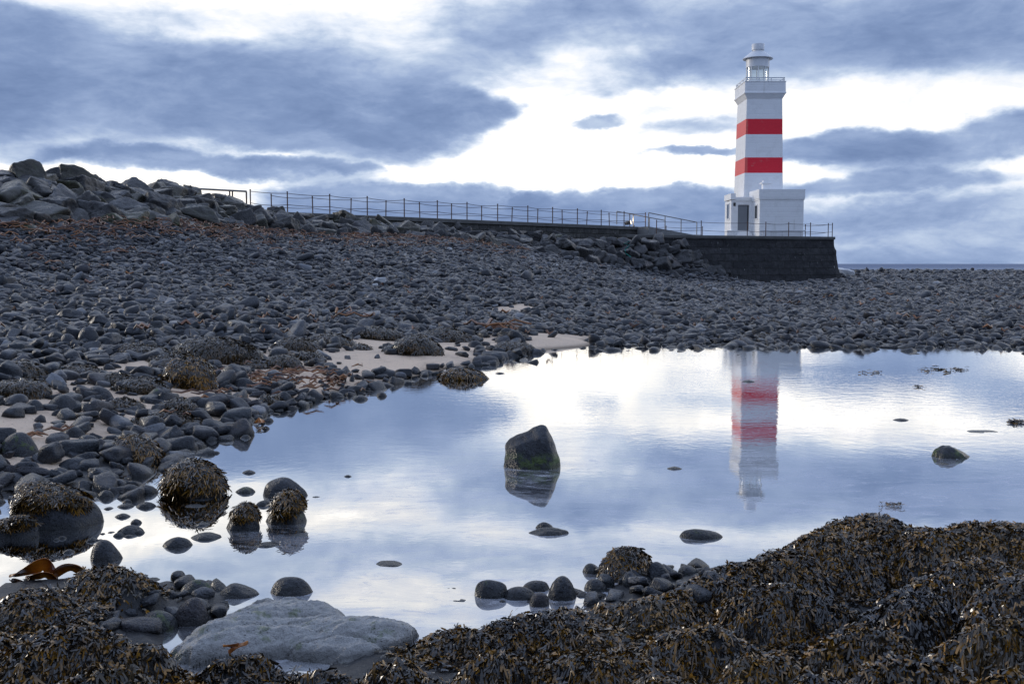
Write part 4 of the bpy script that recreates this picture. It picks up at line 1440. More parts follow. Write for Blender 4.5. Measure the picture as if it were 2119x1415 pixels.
def build_cobbles():
    r = np.random.default_rng(21)
    out = []

    def scatter(y0, y1, sp, rmin, rmax, xlim, keep=1.0):
        xs = np.arange(-xlim * y1, xlim * y1, sp)
        ys = np.arange(y0, y1, sp)
        X, Y = np.meshgrid(xs, ys)
        X = X.ravel() + r.uniform(-.5, .5, X.size) * sp
        Y = Y.ravel() + r.uniform(-.5, .5, Y.size) * sp
        k = (np.abs(X) < Y * xlim) & (r.uniform(0, 1, len(X)) < keep)
        X, Y = X[k], Y[k]
        R = rmin + (rmax - rmin) * r.uniform(0, 1, len(X)) ** 2.4
        out.append(np.stack([X, Y, R], 1))
    scatter(6.0, 15.0, .135, .035, .105, .62, .95)
    scatter(6.0, 15.0, .36, .08, .145, .62, .4)
    scatter(3.4, 5.4, .075, .02, .055, .58, .75)
    scatter(15.0, 34.0, .148, .05, .125, .60)
    scatter(15.0, 34.0, .60, .11, .175, .60, .4)
    scatter(34.0, 62.0, .225, .07, .155, .56)
    scatter(34.0, 62.0, 1.0, .15, .25, .56, .4)
    scatter(62.0, 105.0, .45, .12, .26, .54)
    scatter(105.0, 205.0, 1.2, .18, .38, .54, .9)
    P = np.concatenate(out)
    X, Y, R = P.T
    H = terrain_h(X, Y)
    px, py = proj(X, Y, H)
    toe = np.array(TOE, float)
    ytoe = np.interp(px, toe[:, 0], toe[:, 2])
    ok = ~((px < 1400) & (Y > ytoe + .6)) & ~((px >= 1400) & (px < 1740) & (Y > 78.6)) & (H > -.6)
    ok &= ~((px < 1760) & (Y > 100))
    pool = (H < -.035) & (Y < 21)
    ok &= ~(pool & (r.uniform(0, 1, len(X)) > np.where(Y > 14.5, .5, .16)))
    ok &= ~((H + R * .75 > .0) & (H < -.05) & (Y < 17.0))          # nothing pokes out of the open water
    sand = in_poly(px, py, SAND)
    cl = np.zeros(len(X), bool)
    for q in CLEAN:
        cl |= in_poly(px, py, q)
    patch = fbm(X * .9, Y * .9, 77, 3)
    ok &= ~(sand & (patch + r.uniform(-.25, .25, len(X)) < .43))
    ok &= ~(cl & ((r.uniform(0, 1, len(X)) > .10) | (R > .09)))
    margin = np.zeros(len(X), bool)
    for q in BARE[1:] + [[(1180, 1200), (1480, 1165), (1480, 1240), (1180, 1260)]]:
        margin |= in_poly(px, py, q)
    margin &= (Y < 5.6) & (H > -.03)
    ok &= ~((Y < 6.9) & (px > 300)) | margin
    ok &= ~((py > 1080)) | margin
    # the sandy corner has few big stones of its own
    R = np.where(sand & (Y < 14), np.minimum(R, .075 + .06 * r.uniform(0, 1, len(R))), R)
    X, Y, R, H, px, py, sand = (a[ok] for a in (X, Y, R, H, px, py, sand))
    n = len(X)
    yaw = r.uniform(0, 6.283, n)
    tilt = r.normal(0, .30, (n, 2))
    sc = np.stack([R * r.uniform(.95, 1.45, n), R * r.uniform(.75, 1.05, n), R * r.uniform(.50, .98, n)], 1)
    Z = H + sc[:, 2] * r.uniform(.15, .75, n)
    cy_, sy_ = np.cos(yaw), np.sin(yaw)
    ca, sa = np.cos(tilt[:, 0]), np.sin(tilt[:, 0])
    cb, sb = np.cos(tilt[:, 1]), np.sin(tilt[:, 1])
    o1, z1 = np.ones(n), np.zeros(n)
    Rz = np.stack([np.stack([cy_, -sy_, z1], 1), np.stack([sy_, cy_, z1], 1), np.stack([z1, z1, o1], 1)], 1)
    Rx = np.stack([np.stack([o1, z1, z1], 1), np.stack([z1, ca, -sa], 1), np.stack([z1, sa, ca], 1)], 1)
    Ry = np.stack([np.stack([cb, z1, sb], 1), np.stack([z1, o1, z1], 1), np.stack([-sb, z1, cb], 1)], 1)
    Mx = Rx @ Ry @ Rz
    tpl = r.integers(0, 16, n)
    # the 300 that show largest are things of their own
    size = R / Y
    vis = (px > 0) & (px < 2119) & (py < 1040) & (Z + sc[:, 2] * .5 > .0)
    rank = np.argsort(-(size * vis))[:292]
    single = np.zeros(n, bool)
    single[rank] = True
    meshes = [arrays_mesh('cobble', v, f) for (v, f) in CTPL[3]]
    for me in meshes:
        me.materials.append(M['cobble'])
    counts = {}
    for i in rank:
        o = bpy.data.objects.new('cobble', meshes[tpl[i]])
        COL.objects.link(o)
        mm = Matrix(Mx[i].tolist()).to_4x4() @ Matrix.Diagonal((*sc[i], 1.0))
        o.matrix_world = Matrix.Translation((X[i], Y[i], Z[i])) @ mm
        d = size[i] * FPX * 2
        szw = "big" if d > 44 else "mid-sized" if d > 34 else "smallish"
        fl = sc[i, 2] / sc[i, 0]
        shp = "flattish" if fl < .48 else "plump" if fl > .66 else "oval"
        rows = [(690, "on the climbing beach"), (740, "where cobbles meet sand"), (790, "on sand behind the waterline"), (850, "by the sandy corner"),
                (900, "near the shallow channel"), (2000, "at the channel's wet edge")]
        cols = [(60, "at the picture's edge"), (130, "below the big boulders"), (200, "near the humped boulder"), (270, "beside the kelp line"), (340, "near the pyramid boulder"), (410, "by the weed-roofed boulder"), (470, "past the weed-roofed boulder"),
                (540, "below the bank's tail"), (620, "below the walkway's start"), (700, "below the first posts"), (880, "below the walkway rail"), (1060, "behind the tall rock"), (1300, "beyond the sand spit"), (1520, "below the ramp"),
                (1760, "below the tower"), (3000, "beyond the platform")]
        where = next(w for lim, w in rows if py[i] < lim)
        lie = next(w for lim, w in cols if px[i] < lim)
        tag(o, f"{szw} {shp} dark cobble {where}, {lie}", 'cobble', 'cobbles of the beach')
    # all the rest: one mass
    V, F = [], []
    b = 0
    for lod, sel in ((3, (Y < 17) & ~single), (2, (Y >= 17) & ~single)):
        for k in range(16):
            idx = np.where(sel & (tpl == k))[0]
            if not len(idx):
                continue
            v, f = CTPL[lod][k]
            W = np.einsum('nij,nvj->nvi', Mx[idx], v[None] * sc[idx][:, None])
            W += np.stack([X[idx], Y[idx], Z[idx]], 1)[:, None]
            V.append(W.reshape(-1, 3))
            F.append((f[None] + (np.arange(len(idx)) * len(v))[:, None, None]).reshape(-1, 3) + b)
            b += len(idx) * len(v)
    me = arrays_mesh('cobbles', np.concatenate(V), np.concatenate(F))
    o = add_obj('cobbles', me, M['cobbles'])
    tag(o, "countless smaller dark grey cobbles covering the whole beach between pool and boulder bank", 'cobbles', kind='stuff')
    print("cobbles", n)


build_cobbles()


# ------------------------------------------------------------------ bank of armour boulders
def build_boulders():
    r = np.random.default_rng(5)
    tpl = [stone_shape(300 + i, 5, planes=8, p=34, amp=.25, f1=5, squash=(1, .9, .8), rough=.22) for i in range(18)]
    tpl3 = [stone_shape(300 + i, 4, planes=8, p=34, amp=.25, f1=5, squash=(1, .9, .8), rough=.22) for i in range(18)]
    meshes = {}
    mats = ['boulder_dark', 'boulder_grey', 'boulder_olive', 'boulder_moss']
    for k in mats:
        meshes[k] = []
        for (v, f) in tpl:
            me = arrays_mesh('boulder', v, f)
            me.materials.append(M[k])
            meshes[k].append(me)
    tone = {'boulder_dark': "dark", 'boulder_grey': "grey", 'boulder_olive': "olive", 'boulder_moss': "yellow-green"}
    # walk along the bank
    us = np.linspace(-110, 1500, 800)
    T = np.array([poly_at(TOE, u) for u in us])
    C = np.array([poly_at(CREST, u) for u in us])
    mid = (T + C) / 2
    arc = np.concatenate([[0], np.cumsum(np.linalg.norm(np.diff(mid, axis=0), axis=1))])
    s = 0.0
    items = []
    while s < arc[-1]:
        u = np.interp(s, arc, us)
        step = float(np.interp(u, [-400, 0, 560, 900, 1500], [.98, .98, .92, .90, .86]))
        t0, c0 = poly_at(TOE, u), poly_at(CREST, u)
        n = max(1, int(round(np.linalg.norm(c0 - t0) / (step * .86))))
        for k in range(n + 1):
            f = k / n + r.uniform(-.06, .06)
            du = r.uniform(-.5, .5) * step + (k % 2) * step * .5
            uu = float(np.interp(s + du, arc, us))
            p = poly_at(TOE, uu) * (1 - f) + poly_at(CREST, uu) * f
            p = p + np.array([r.normal(0, .08), r.normal(0, .12), r.normal(0, .10) * step])
            R = step * (.44 + .34 * r.uniform() ** 1.6) * (1.0 if k else .85)
            frac_moss = float(np.interp(uu, [-400, 300, 800, 1100, 1500], [.34, .38, .26, .06, .0]))
            q = r.uniform()
            mk = 'boulder_moss' if q < frac_moss * .28 else 'boulder_olive' if q < frac_moss else 'boulder_grey' if q < frac_moss + (1 - frac_moss) * .5 else 'boulder_dark'
            items.append(dict(p=p - np.array([0, -R * .35, R * .30]), R=R, f=f, uu=uu, mk=mk, step=step, t=int(r.integers(18)),
                              e=(r.normal(0, .35), r.normal(0, .35), r.uniform(0, 6.28)), sc=(R * r.uniform(.95, 1.3), R * r.uniform(.85, 1.1), R * r.uniform(.72, 1.0)),
                              size=R / p[1] * (1.0 if -20 < uu else .3)))
        s += step * .98
    order = sorted(range(len(items)), key=lambda i: -items[i]['size'])
    big = set(order[:298])
    RV, RF, nb = [], [], 0
    for i, it in enumerate(items):
        rot = Euler(it['e'])
        if i not in big:
            v, f_ = tpl3[it['t']]
            W = (v * np.array(it['sc'])) @ np.array(rot.to_matrix()).T + it['p']
            RV.append(W)
            RF.append(f_ + nb)
            nb += len(v)
            continue
        o = bpy.data.objects.new('boulder', meshes[it['mk']][it['t']])
        COL.objects.link(o)
        o.rotation_euler = rot
        o.scale = it['sc']
        o.location = it['p']
        f, uu, R, step = it['f'], it['uu'], it['R'], it['step']
        row = "in the foot row" if f < .2 else "in lower rows" if f < .45 else "in upper rows" if f < .8 else "topping the bank" if uu < 640 else "under the wall"
        secs = [(-20, "beyond the picture's edge"), (50, "at the picture's edge"), (100, "near the picture's edge"), (150, "above the first kelp"), (200, "above the thick kelp"), (250, "over the driest kelp"), (300, "below the dip of the crest"),
                (350, "past the dip of the crest"), (400, "left of the gate rail"), (450, "beside the gate rail"),
                (510, "under the gate rail"), (560, "at the walkway's start"), (610, "below the walkway's second post"), (700, "below the first posts"), (760, "below the fourth post"), (820, "below the second posts"), (940, "by the bare wall"),
                (1060, "mid-walkway"), (1160, "past mid-walkway"), (1250, "near the teal rope"), (1340, "below the floodlight"), (1420, "below the ramp"), (2000, "against the platform's masonry")]
        sec = next(w for lim, w in secs if uu < lim)
        size = "large" if R > step * .62 else "medium" if R > step * .51 else "small"
        tag(o, f"{size} {tone[it['mk']]} angular boulder {row}, {sec}", 'boulder', 'armour boulders of the bank')
    o = add_obj('boulders', arrays_mesh('boulders', np.concatenate(RV), np.concatenate(RF)), M['boulder_dark'])
    tag(o, "smaller dark boulders filling the bank below the walkway and beside the platform", 'boulders', kind='stuff')
    print("boulders", len(items))


build_boulders()

# ------------------------------------------------------------------ causeway and platform
DECK, PLAT = 4.13, 3.47
A0 = np.array([(598 - CX) / FPX * 56.5, 56.5])
A1 = np.array([(1290 - CX) / FPX * 77.6, 77.6])
DIR = (A1 - A0) / np.linalg.norm(A1 - A0)
NRM = np.array([-DIR[1], DIR[0]])


def along(px, off=0.0):
    """plan point on the walkway edge (shifted sideways) that lies in the pixel column px"""
    k = (px - CX) / FPX
    O = A0 + NRM * off
    s = (k * O[1] - O[0]) / (DIR[0] - k * DIR[1])
    return O + DIR * s


def mat_masonry(name, lo, hi, bw, bh, mortar, scale=1.0):
    m, t, b = material(name)
    tc = t.node('ShaderNodeTexCoord')
    uv = t.node('ShaderNodeUVMap')
    wz = t.vmath('MULTIPLY', t.vmath('SUBTRACT', t.noise(uv.outputs[0], 1.8, 4, .6, 'Color'), (.5, .5, .5)), (.34, .20, 0))
    uvw = t.vmath('ADD', uv.outputs[0], wz)
    br = t.node('ShaderNodeTexBrick')
    t.plug(br.inputs['Vector'], uvw)
    br.inputs['Scale'].default_value = 1.0
    br.inputs['Brick Width'].default_value = bw
    br.inputs['Row Height'].default_value = bh
    br.inputs['Mortar Size'].default_value = mortar
    br.inputs['Mortar Smooth'].default_value = .6
    br.inputs['Color1'].default_value = (*lo, 1)
    br.inputs['Color2'].default_value = (*hi, 1)
    br.inputs['Mortar'].default_value = (lo[0] * .6, lo[1] * .6, lo[2] * .35, 1)
    pos = t.node('ShaderNodeNewGeometry').outputs['Position']
    n = t.noise(pos, 3.0, 6, .65)
    n2 = t.noise(pos, 1.3, 4, .7)
    c = t.mix(t.rng(n, .35, .7), br.outputs['Color'], tuple(x * .55 for x in lo))
    streak = t.noise(t.mapping(pos, scale=(3.0, 3.0, .8)), 1.6, 4, .6)
    c = t.mix(t.rng(streak, .67, .73, 0, .7), c, (.42, .42, .40))        # lime and droppings
    t.plug(b.inputs['Base Color'], c)
    b.inputs['Roughness'].default_value = .85
    h = t.math('ADD', t.math('MULTIPLY', br.outputs['Fac'], -1.0), t.math('MULTIPLY', n, 1.3))
    t.plug(b.inputs['Normal'], t.bump(h, .9, .10))
    return m


M['masonry'] = mat_masonry("dark tarred masonry", (.026, .026, .029), (.048, .046, .048), 1.15, .52, .025)
M['rubble'] = mat_masonry("rubble concrete wall", (.055, .053, .050), (.095, .09, .082), .8, .35, .03)


def wall_strip(name, pts, prof, mat, parent, base, jitter=.05, seed=1, step=.25):
    """wall following plan points; prof: (outward offset, z) from foot to top; outward is to the right of travel"""
    pl = [np.array(p) for p in pts]
    P, dist = [pl[0]], [0.0]
    for a, b2 in zip(pl[:-1], pl[1:]):
        L = np.linalg.norm(b2 - a)
        k = max(1, int(L / step))
        for i in range(1, k + 1):
            P.append(a + (b2 - a) * i / k)
            dist.append(dist[-1] + L / k)
    P = np.array(P)
    tg = np.gradient(P, axis=0)
    tg /= np.linalg.norm(tg, axis=1, keepdims=True)
    out = np.stack([tg[:, 1], -tg[:, 0]], 1)
    zs = np.linspace(prof[0][1], prof[-1][1], max(2, int((prof[-1][1] - prof[0][1]) / .16)))
    offs = np.interp(zs, [q[1] for q in prof], [q[0] for q in prof])
    r, c = len(zs), len(P)
    V = np.zeros((r, c, 3))
    UV = np.zeros((r, c, 2))
    for i, (z, of) in enumerate(zip(zs, offs)):
        course = math.floor(z / .52)
        d = (fbm(np.array(dist) * 1.1 + course * 17.3, np.full(c, z * 2.0), seed, 3) - .5) * 2 * jitter
        d += (vnoise(np.floor(np.array(dist) / 1.15 + .5 * (course % 2)) + .5, np.full(c, course + .5), seed + 4) - .5) * jitter
        V[i, :, :2] = P + out * (of + d)[:, None]
        V[i, :, 2] = z
        UV[i, :, 0] = dist
        UV[i, :, 1] = z
    i, j = np.meshgrid(np.arange(r - 1), np.arange(c - 1), indexing='ij')
    a = (i * c + j).ravel()
    F = np.stack([a, a + 1, a + c + 1, a + c], 1)
    V -= np.array(base)
    me = arrays_mesh(name, V.reshape(-1, 3), F, True)
    uvl = me.uv_layers.new(name="UVMap")
    uvl.data.foreach_set('uv', UV.reshape(-1, 2)[F.ravel()].astype(np.float32).ravel())
    return add_obj(name, me, mat, parent)


def build_causeway():
    base = (A0[0], A0[1], 1.0)
    root = tag(empty('causeway', base), "raised concrete walkway on a rubble wall running from the bank to the lighthouse", 'causeway')
    W = 2.5
    e0, e1 = along(470), along(1345)
    f0, f1 = e0 + NRM * W, e1 + NRM * W
    wall_strip('wall', [tuple(e0), tuple(e1), tuple(f1), tuple(f0)], [(.12, .4), (0, DECK - .24)], M['rubble'], root, base, .05, 3)
    o = .07
    g = Geo().prism([e0 - NRM * o - DIR * .3, e1 - NRM * o + DIR * .05, f1 + NRM * o + DIR * .05, f0 + NRM * o - DIR * .3], DECK - .24, DECK)
    g.build('deck', M['concrete'], root, bevel=.03, base=base)
    # ramp down to the platform
    a, b2 = at(1342, 470, 77.6), at(1449, 486, 80.3)
    d = (b2 - a)[:2]
    d /= np.linalg.norm(d)
    nn = np.array([-d[1], d[0]]) * 1.9
    g = Geo()
    p = [a[:2], b2[:2], b2[:2] + nn, a[:2] + nn]
    g.hexa([(p[0][0], p[0][1], 2.5), (p[1][0], p[1][1], 2.5), (p[2][0], p[2][1], 2.5), (p[3][0], p[3][1], 2.5),
            (p[0][0], p[0][1], DECK - .02), (p[1][0], p[1][1], PLAT + .015), (p[2][0], p[2][1], PLAT + .015), (p[3][0], p[3][1], DECK - .02)])
    g.build('ramp', M['concrete_pale'], root, base=base)
    return a, b2, nn


RA, RB, RN = build_causeway()
PF0 = np.array([(1296 - CX) / FPX * 75.4, 75.4])
PF1 = np.array([(1724 - CX) / FPX * 82.0, 82.0])


def build_platform():
    base = (PF1[0] - 6, PF1[1] + 4, 0.2)
    root = tag(empty('lighthouse_platform', base), "dark masonry platform with battered sides carrying the lighthouse", 'platform')
    d = (PF1 - PF0) / np.linalg.norm(PF1 - PF0)
    n = np.array([-d[1], d[0]])
    poly = [PF0, PF1, PF1 + n * 11 + d * .2, PF0 + n * 11]
    prof = [(.62, -.3), (.50, .3), (.34, 1.1), (.20, 1.9), (.10, 2.45), (.0, 2.52), (.0, PLAT - .22)]
    wall_strip('wall', poly + [PF0], prof, M['masonry'], root, base, .07, 9, .2)
    o = .05
    g = Geo().prism([PF0 - n * o - d * o, PF1 - n * o + d * o, poly[2] + n * o + d * o, poly[3] + n * o - d * o], PLAT - .22, PLAT)
    g.build('paving', M['concrete'], root, bevel=.03, base=base)
    return d, n


PD, PN = build_platform()


# ------------------------------------------------------------------ rope railings
def sag(a, b2, s=.05, n=8):
    return [a + (b2 - a) * k / n - np.array([0, 0, s * 4 * (k / n) * (1 - k / n)]) for k in range(n + 1)]


def railing(name, feet, heights, levels, label, group, post_r=.033, rope_r=.016, sagd=.06, lean=0.0):
    base = feet[0]
    root = tag(empty(name, base), label, 'railing', group)
    for q, h in zip(feet, heights):
        ln = np.array([random.uniform(-1, 1), 0, 0]) * lean
        g = Geo().tube([q, q + ln * .5 + np.array([0, 0, h * .5]), q + ln + np.array([0, 0, h])], post_r, 8)
        g.lathe(q[0] + ln[0], q[1], [(post_r * 1.25, q[2] + h), (post_r * 1.25, q[2] + h + .05)], 8)
        g.build('post', M['rust'], root, base=base)
    for lv in levels:
        g = Geo()
        for i in range(len(feet) - 1):
            a = feet[i] + np.array([0, 0, heights[i] * lv])
            b2 = feet[i + 1] + np.array([0, 0, heights[i + 1] * lv])
            g.tube(sag(a, b2, sagd * random.uniform(.5, 1.5)), rope_r, 5)
        g.build('rope', M['rope'], root, base=base)
    return root


RG = "rope railings of the walkway and platform"


def p3(xy, z):
    return np.array([xy[0], xy[1], z])


near_px = [522, 598, 685, 762, 838, 906, 967, 1030, 1092, 1143, 1194, 1243, 1290, 1334]
far_px = [565, 650, 728, 800, 870, 935, 997, 1059, 1112, 1163, 1213, 1260, 1302]
railing('rope_railing', [p3(along(x, .1), DECK) for x in near_px], [1.05] * len(near_px), (.95, .38), "rusty post and rope railing along the seaward-facing near edge of the walkway", RG)
railing('rope_railing', [p3(along(x, 2.35), DECK) for x in far_px], [1.05] * len(far_px), (.95, .40), "rusty post and rope railing along the hidden far edge of the walkway", RG, lean=.05)


def plat_pt(px, off=.12):
    O = PF0 + PN * off
    k = (px - CX) / FPX
    s = (k * O[1] - O[0]) / (PD[0] - k * PD[1])
    return p3(O + PD * s, PLAT)


railing('rope_railing', [plat_pt(x) for x in (1357, 1449, 1544, 1582, 1629, 1674, 1719)], [1.02] * 7, (.93, .36), "rusty post and rope railing along the front of the lighthouse platform", RG, sagd=.05)
e = plat_pt(1719)
railing('rope_railing', [e + np.append(PN * k, 0) + np.append(PD * (k * .01), 0) for k in (.5, 3.4, 6.6, 9.8)], [1.02] * 4, (.93, .36), "rusty post and rope railing along the end of the platform beside the sea", RG)
bk = [p3(PF0 + PN * 10.2 + PD * k, PLAT) for k in (3, 6, 9, 12.5)]
railing('rope_railing', bk, [1.02] * 4, (.93, .36), "rusty post and rope railing at the back of the platform beside the porch", RG)


def handrail(label, a, b2, n_posts, h0, h1):
    root = tag(empty('handrail', a), label, 'handrail', "tube handrails of the ramp")
    pts = [a + (b2 - a) * k / (n_posts - 1) for k in range(n_posts)]
    hs = [h0 + (h1 - h0) * k / (n_posts - 1) for k in range(n_posts)]
    for q, h in zip(pts, hs):
        Geo().tube([q, q + np.array([0, 0, h])], .035, 8).build('post', M['galv'], root, base=a)
    Geo().tube([pts[0] + np.array([0, 0, hs[0]]), pts[-1] + np.array([0, 0, hs[-1]])], .035, 8).build('rail', M['galv'], root, base=a)


ra = p3(RA[:2], DECK - .02)
rb = p3(RB[:2], PLAT + .02)
handrail("steel tube handrail on the near side of the ramp", ra, ra + (rb - ra) * .93, 4, 1.0, .98)
rn = p3(RN * .96, 0)
handrail("steel tube handrail on the far side of the ramp", ra + rn - (rb - ra) * .30 + np.array([0, 0, -.0]), ra + rn + (rb - ra) * .62, 4, .95, .95)


def gate_rail():
    a, b2 = p3(along(396, .1), DECK), p3(along(514, .1), DECK)
    root = tag(empty('gate_rail', b2), "dark single-bar tube barrier at the landward end of the walkway above the boulders", 'barrier')
    top = np.array([0, 0, .98])
    Geo().tube([a + top * .99, b2 + top], .05, 8).build('rail', M['galv'], root, base=b2)
    for f in (0.02, .70, .75, 1.0):
        q = a + (b2 - a) * f
        Geo().tube([q, q + top * .99], .04, 8).build('post', M['rust'], root, base=b2)


gate_rail()


def floodlight():
    q = p3(along(1297, .5), DECK)
    root = tag(empty('floodlight', q), "lit floodlight standing on the walkway deck aimed at the lighthouse", 'floodlight')
    ax = np.array([18.6, 86.0, 9.0]) - q
    ax /= np.linalg.norm(ax)
    # housing leans back so that its lens faces the tower; part of the lens shows from the pool
    R = Vector(tuple(ax)).to_track_quat('Y', 'Z').to_matrix()

    def tr(x, y, z):
        return tuple(R @ Vector((x, y, z)) + Vector(tuple(q + np.array([0, 0, .27]))))
    g = Geo()
    w, hgt, d = .21, .15, .15
    g.hexa([tr(-w * .7, -d, -hgt * .7), tr(w * .7, -d, -hgt * .7), tr(w, d, -hgt), tr(-w, d, -hgt), tr(-w * .7, -d, hgt * .7), tr(w * .7, -d, hgt * .7), tr(w, d, hgt), tr(-w, d, hgt)])
    g.build('housing', M['lamp'], root, bevel=.02, base=q)
    Geo().tube([q + np.array([-.18, 0, 0]), q + np.array([-.18, 0, .27]), q + np.array([.18, 0, .27]), q + np.array([.18, 0, 0])], .02, 6).build('bracket', M['dark'], root, base=q)
    m, t, b = material("lit lens")
    b.inputs['Emission Color'].default_value = (1.0, .82, .50, 1)
    b.inputs['Emission Strength'].default_value = 6.0
    g = Geo()
    w, hgt = .2, .14
    pr = [tr(-w, d + .002, -hgt), tr(w, d + .002, -hgt), tr(w, d + .002, hgt), tr(-w, d + .002, hgt)]
    po = [tr(-w * .8, d + .09, -hgt * .8), tr(w * .8, d + .09, -hgt * .8), tr(w * .8, d + .09, hgt * .8), tr(-w * .8, d + .09, hgt * .8)]
    g.hexa(pr + po)
    g.build('lens', m, root, base=q)
    ld = bpy.data.lights.new('floodlight_beam', 'SPOT')
    ld.energy = 110
    ld.color = (1.0, .84, .58)
    ld.spot_size = math.radians(60)
    ld.spot_blend = .6
    ld.shadow_soft_size = .2
    lo = bpy.data.objects.new('floodlight_beam', ld)
    COL.objects.link(lo)
    lo.parent = root
    lo.location = Vector(tuple(ax * .34 + np.array([0, 0, .27])))
    lo.rotation_euler = Vector(tuple(-ax)).to_track_quat('Z', 'Y').to_euler()


floodlight()


# ------------------------------------------------------------------ lighthouse
def mat_paint(name, banded=False):
    m, t, b = material(name)
    pos = t.node('ShaderNodeNewGeometry').outputs['Position']
    sep = t.node('ShaderNodeSeparateXYZ')
    t.plug(sep.inputs[0], pos)
    n = t.noise(pos, 1.7, 6, .65)
    n2 = t.noise(pos, 9.0, 4, .6)
    white = t.mix(t.rng(n, .45, .75), (.86, .86, .855), (.77, .77, .76))
    stain = t.noise(t.mapping(pos, scale=(2.2, 2.2, .35)), 1.0, 4, .6)
    white = t.mix(t.rng(stain, .64, .74, 0, .35), white, (.52, .50, .46))
    rust = t.noise(t.mapping(pos, loc=(5, 1, 2), scale=(3.2, 3.2, .55)), 1.3, 5, .65)
    white = t.mix(t.rng(rust, .695, .76, 0, .6), white, (.40, .20, .09))
    col = white
    if banded:
        z = sep.outputs[2]

        def band(z0, z1):
            return t.math('MULTIPLY', t.math('GREATER_THAN', z, z0), t.math('LESS_THAN', z, z1))
        zr = [at(1580, y, 85.5)[2] for y in (358, 326, 278, 246)]
        f = t.math('ADD', band(zr[0], zr[1]), band(zr[2], zr[3]))
        chips = t.math('MULTIPLY', t.rng(t.noise(t.mapping(pos, scale=(1, 1, 1.6)), 2.3, 6, .7), .60, .64), t.rng(t.noise(pos, .5, 2, .5), .5, .62))
        left_lit_fade = t.rng(sep.outputs[0], 18.98, 18.93)               # left face: some paint fade plus floodlight and sheen put into the red
        red = t.mix(t.math('MULTIPLY', left_lit_fade, .5), (.80, .010, .030), (.80, .20, .15))
        red = t.mix(t.math('MULTIPLY', chips, .55), red, (.60, .20, .17))
        red = t.mix(t.rng(n2, .5, .8, 0, .25), red, (.45, .006, .018))
        col = t.mix(f, white, red)
    t.plug(b.inputs['Base Color'], col)
    b.inputs['Roughness'].default_value = .55
    wv = t.math('SINE', t.math('MULTIPLY', t.math('ADD', sep.outputs[2], t.math('MULTIPLY', n, .12)), 6.283 / .38))
    wv = t.rng(wv, .80, 1.0)
    h = t.math('ADD', t.math('MULTIPLY', wv, -.5), t.math('MULTIPLY', n2, .8))
    t.plug(b.inputs['Normal'], t.bump(h, .5, .02))
    return m


M['white'] = mat_paint("white painted render")
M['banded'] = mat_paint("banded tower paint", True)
M['white_metal'] = mat_plain("white painted metal", (.68, .69, .70), .4, 0, .08, 3)
M['door'] = mat_plain("grey door paint", (.20, .215, .235), .5, 0, .12, 3)
M['glass_dark'] = mat_plain("window glass", (.05, .055, .065), .08, 0, .2, 2)


def mat_lantern_glass():
    m, t, b = material("lantern glass")
    t.n.remove(b)
    out = t.n['Material Output']
    gl = t.node('ShaderNodeBsdfGlossy')
    gl.inputs['Roughness'].default_value = .02
    tr = t.node('ShaderNodeBsdfTransparent')
    tr.inputs['Color'].default_value = (.86, .88, .86, 1)
    mx = t.node('ShaderNodeMixShader')
    mx.inputs[0].default_value = .12
    t.plug(mx.inputs[1], tr.outputs[0])
    t.plug(mx.inputs[2], gl.outputs[0])
    t.plug(out.inputs['Surface'], mx.outputs[0])
    return m


M['lantern_glass'] = mat_lantern_glass()


def zy(y, Y, px=1570):
    return at(px, y, Y)[2]


def xx(px, Y, py=440):
    return at(px, py, Y)[0]


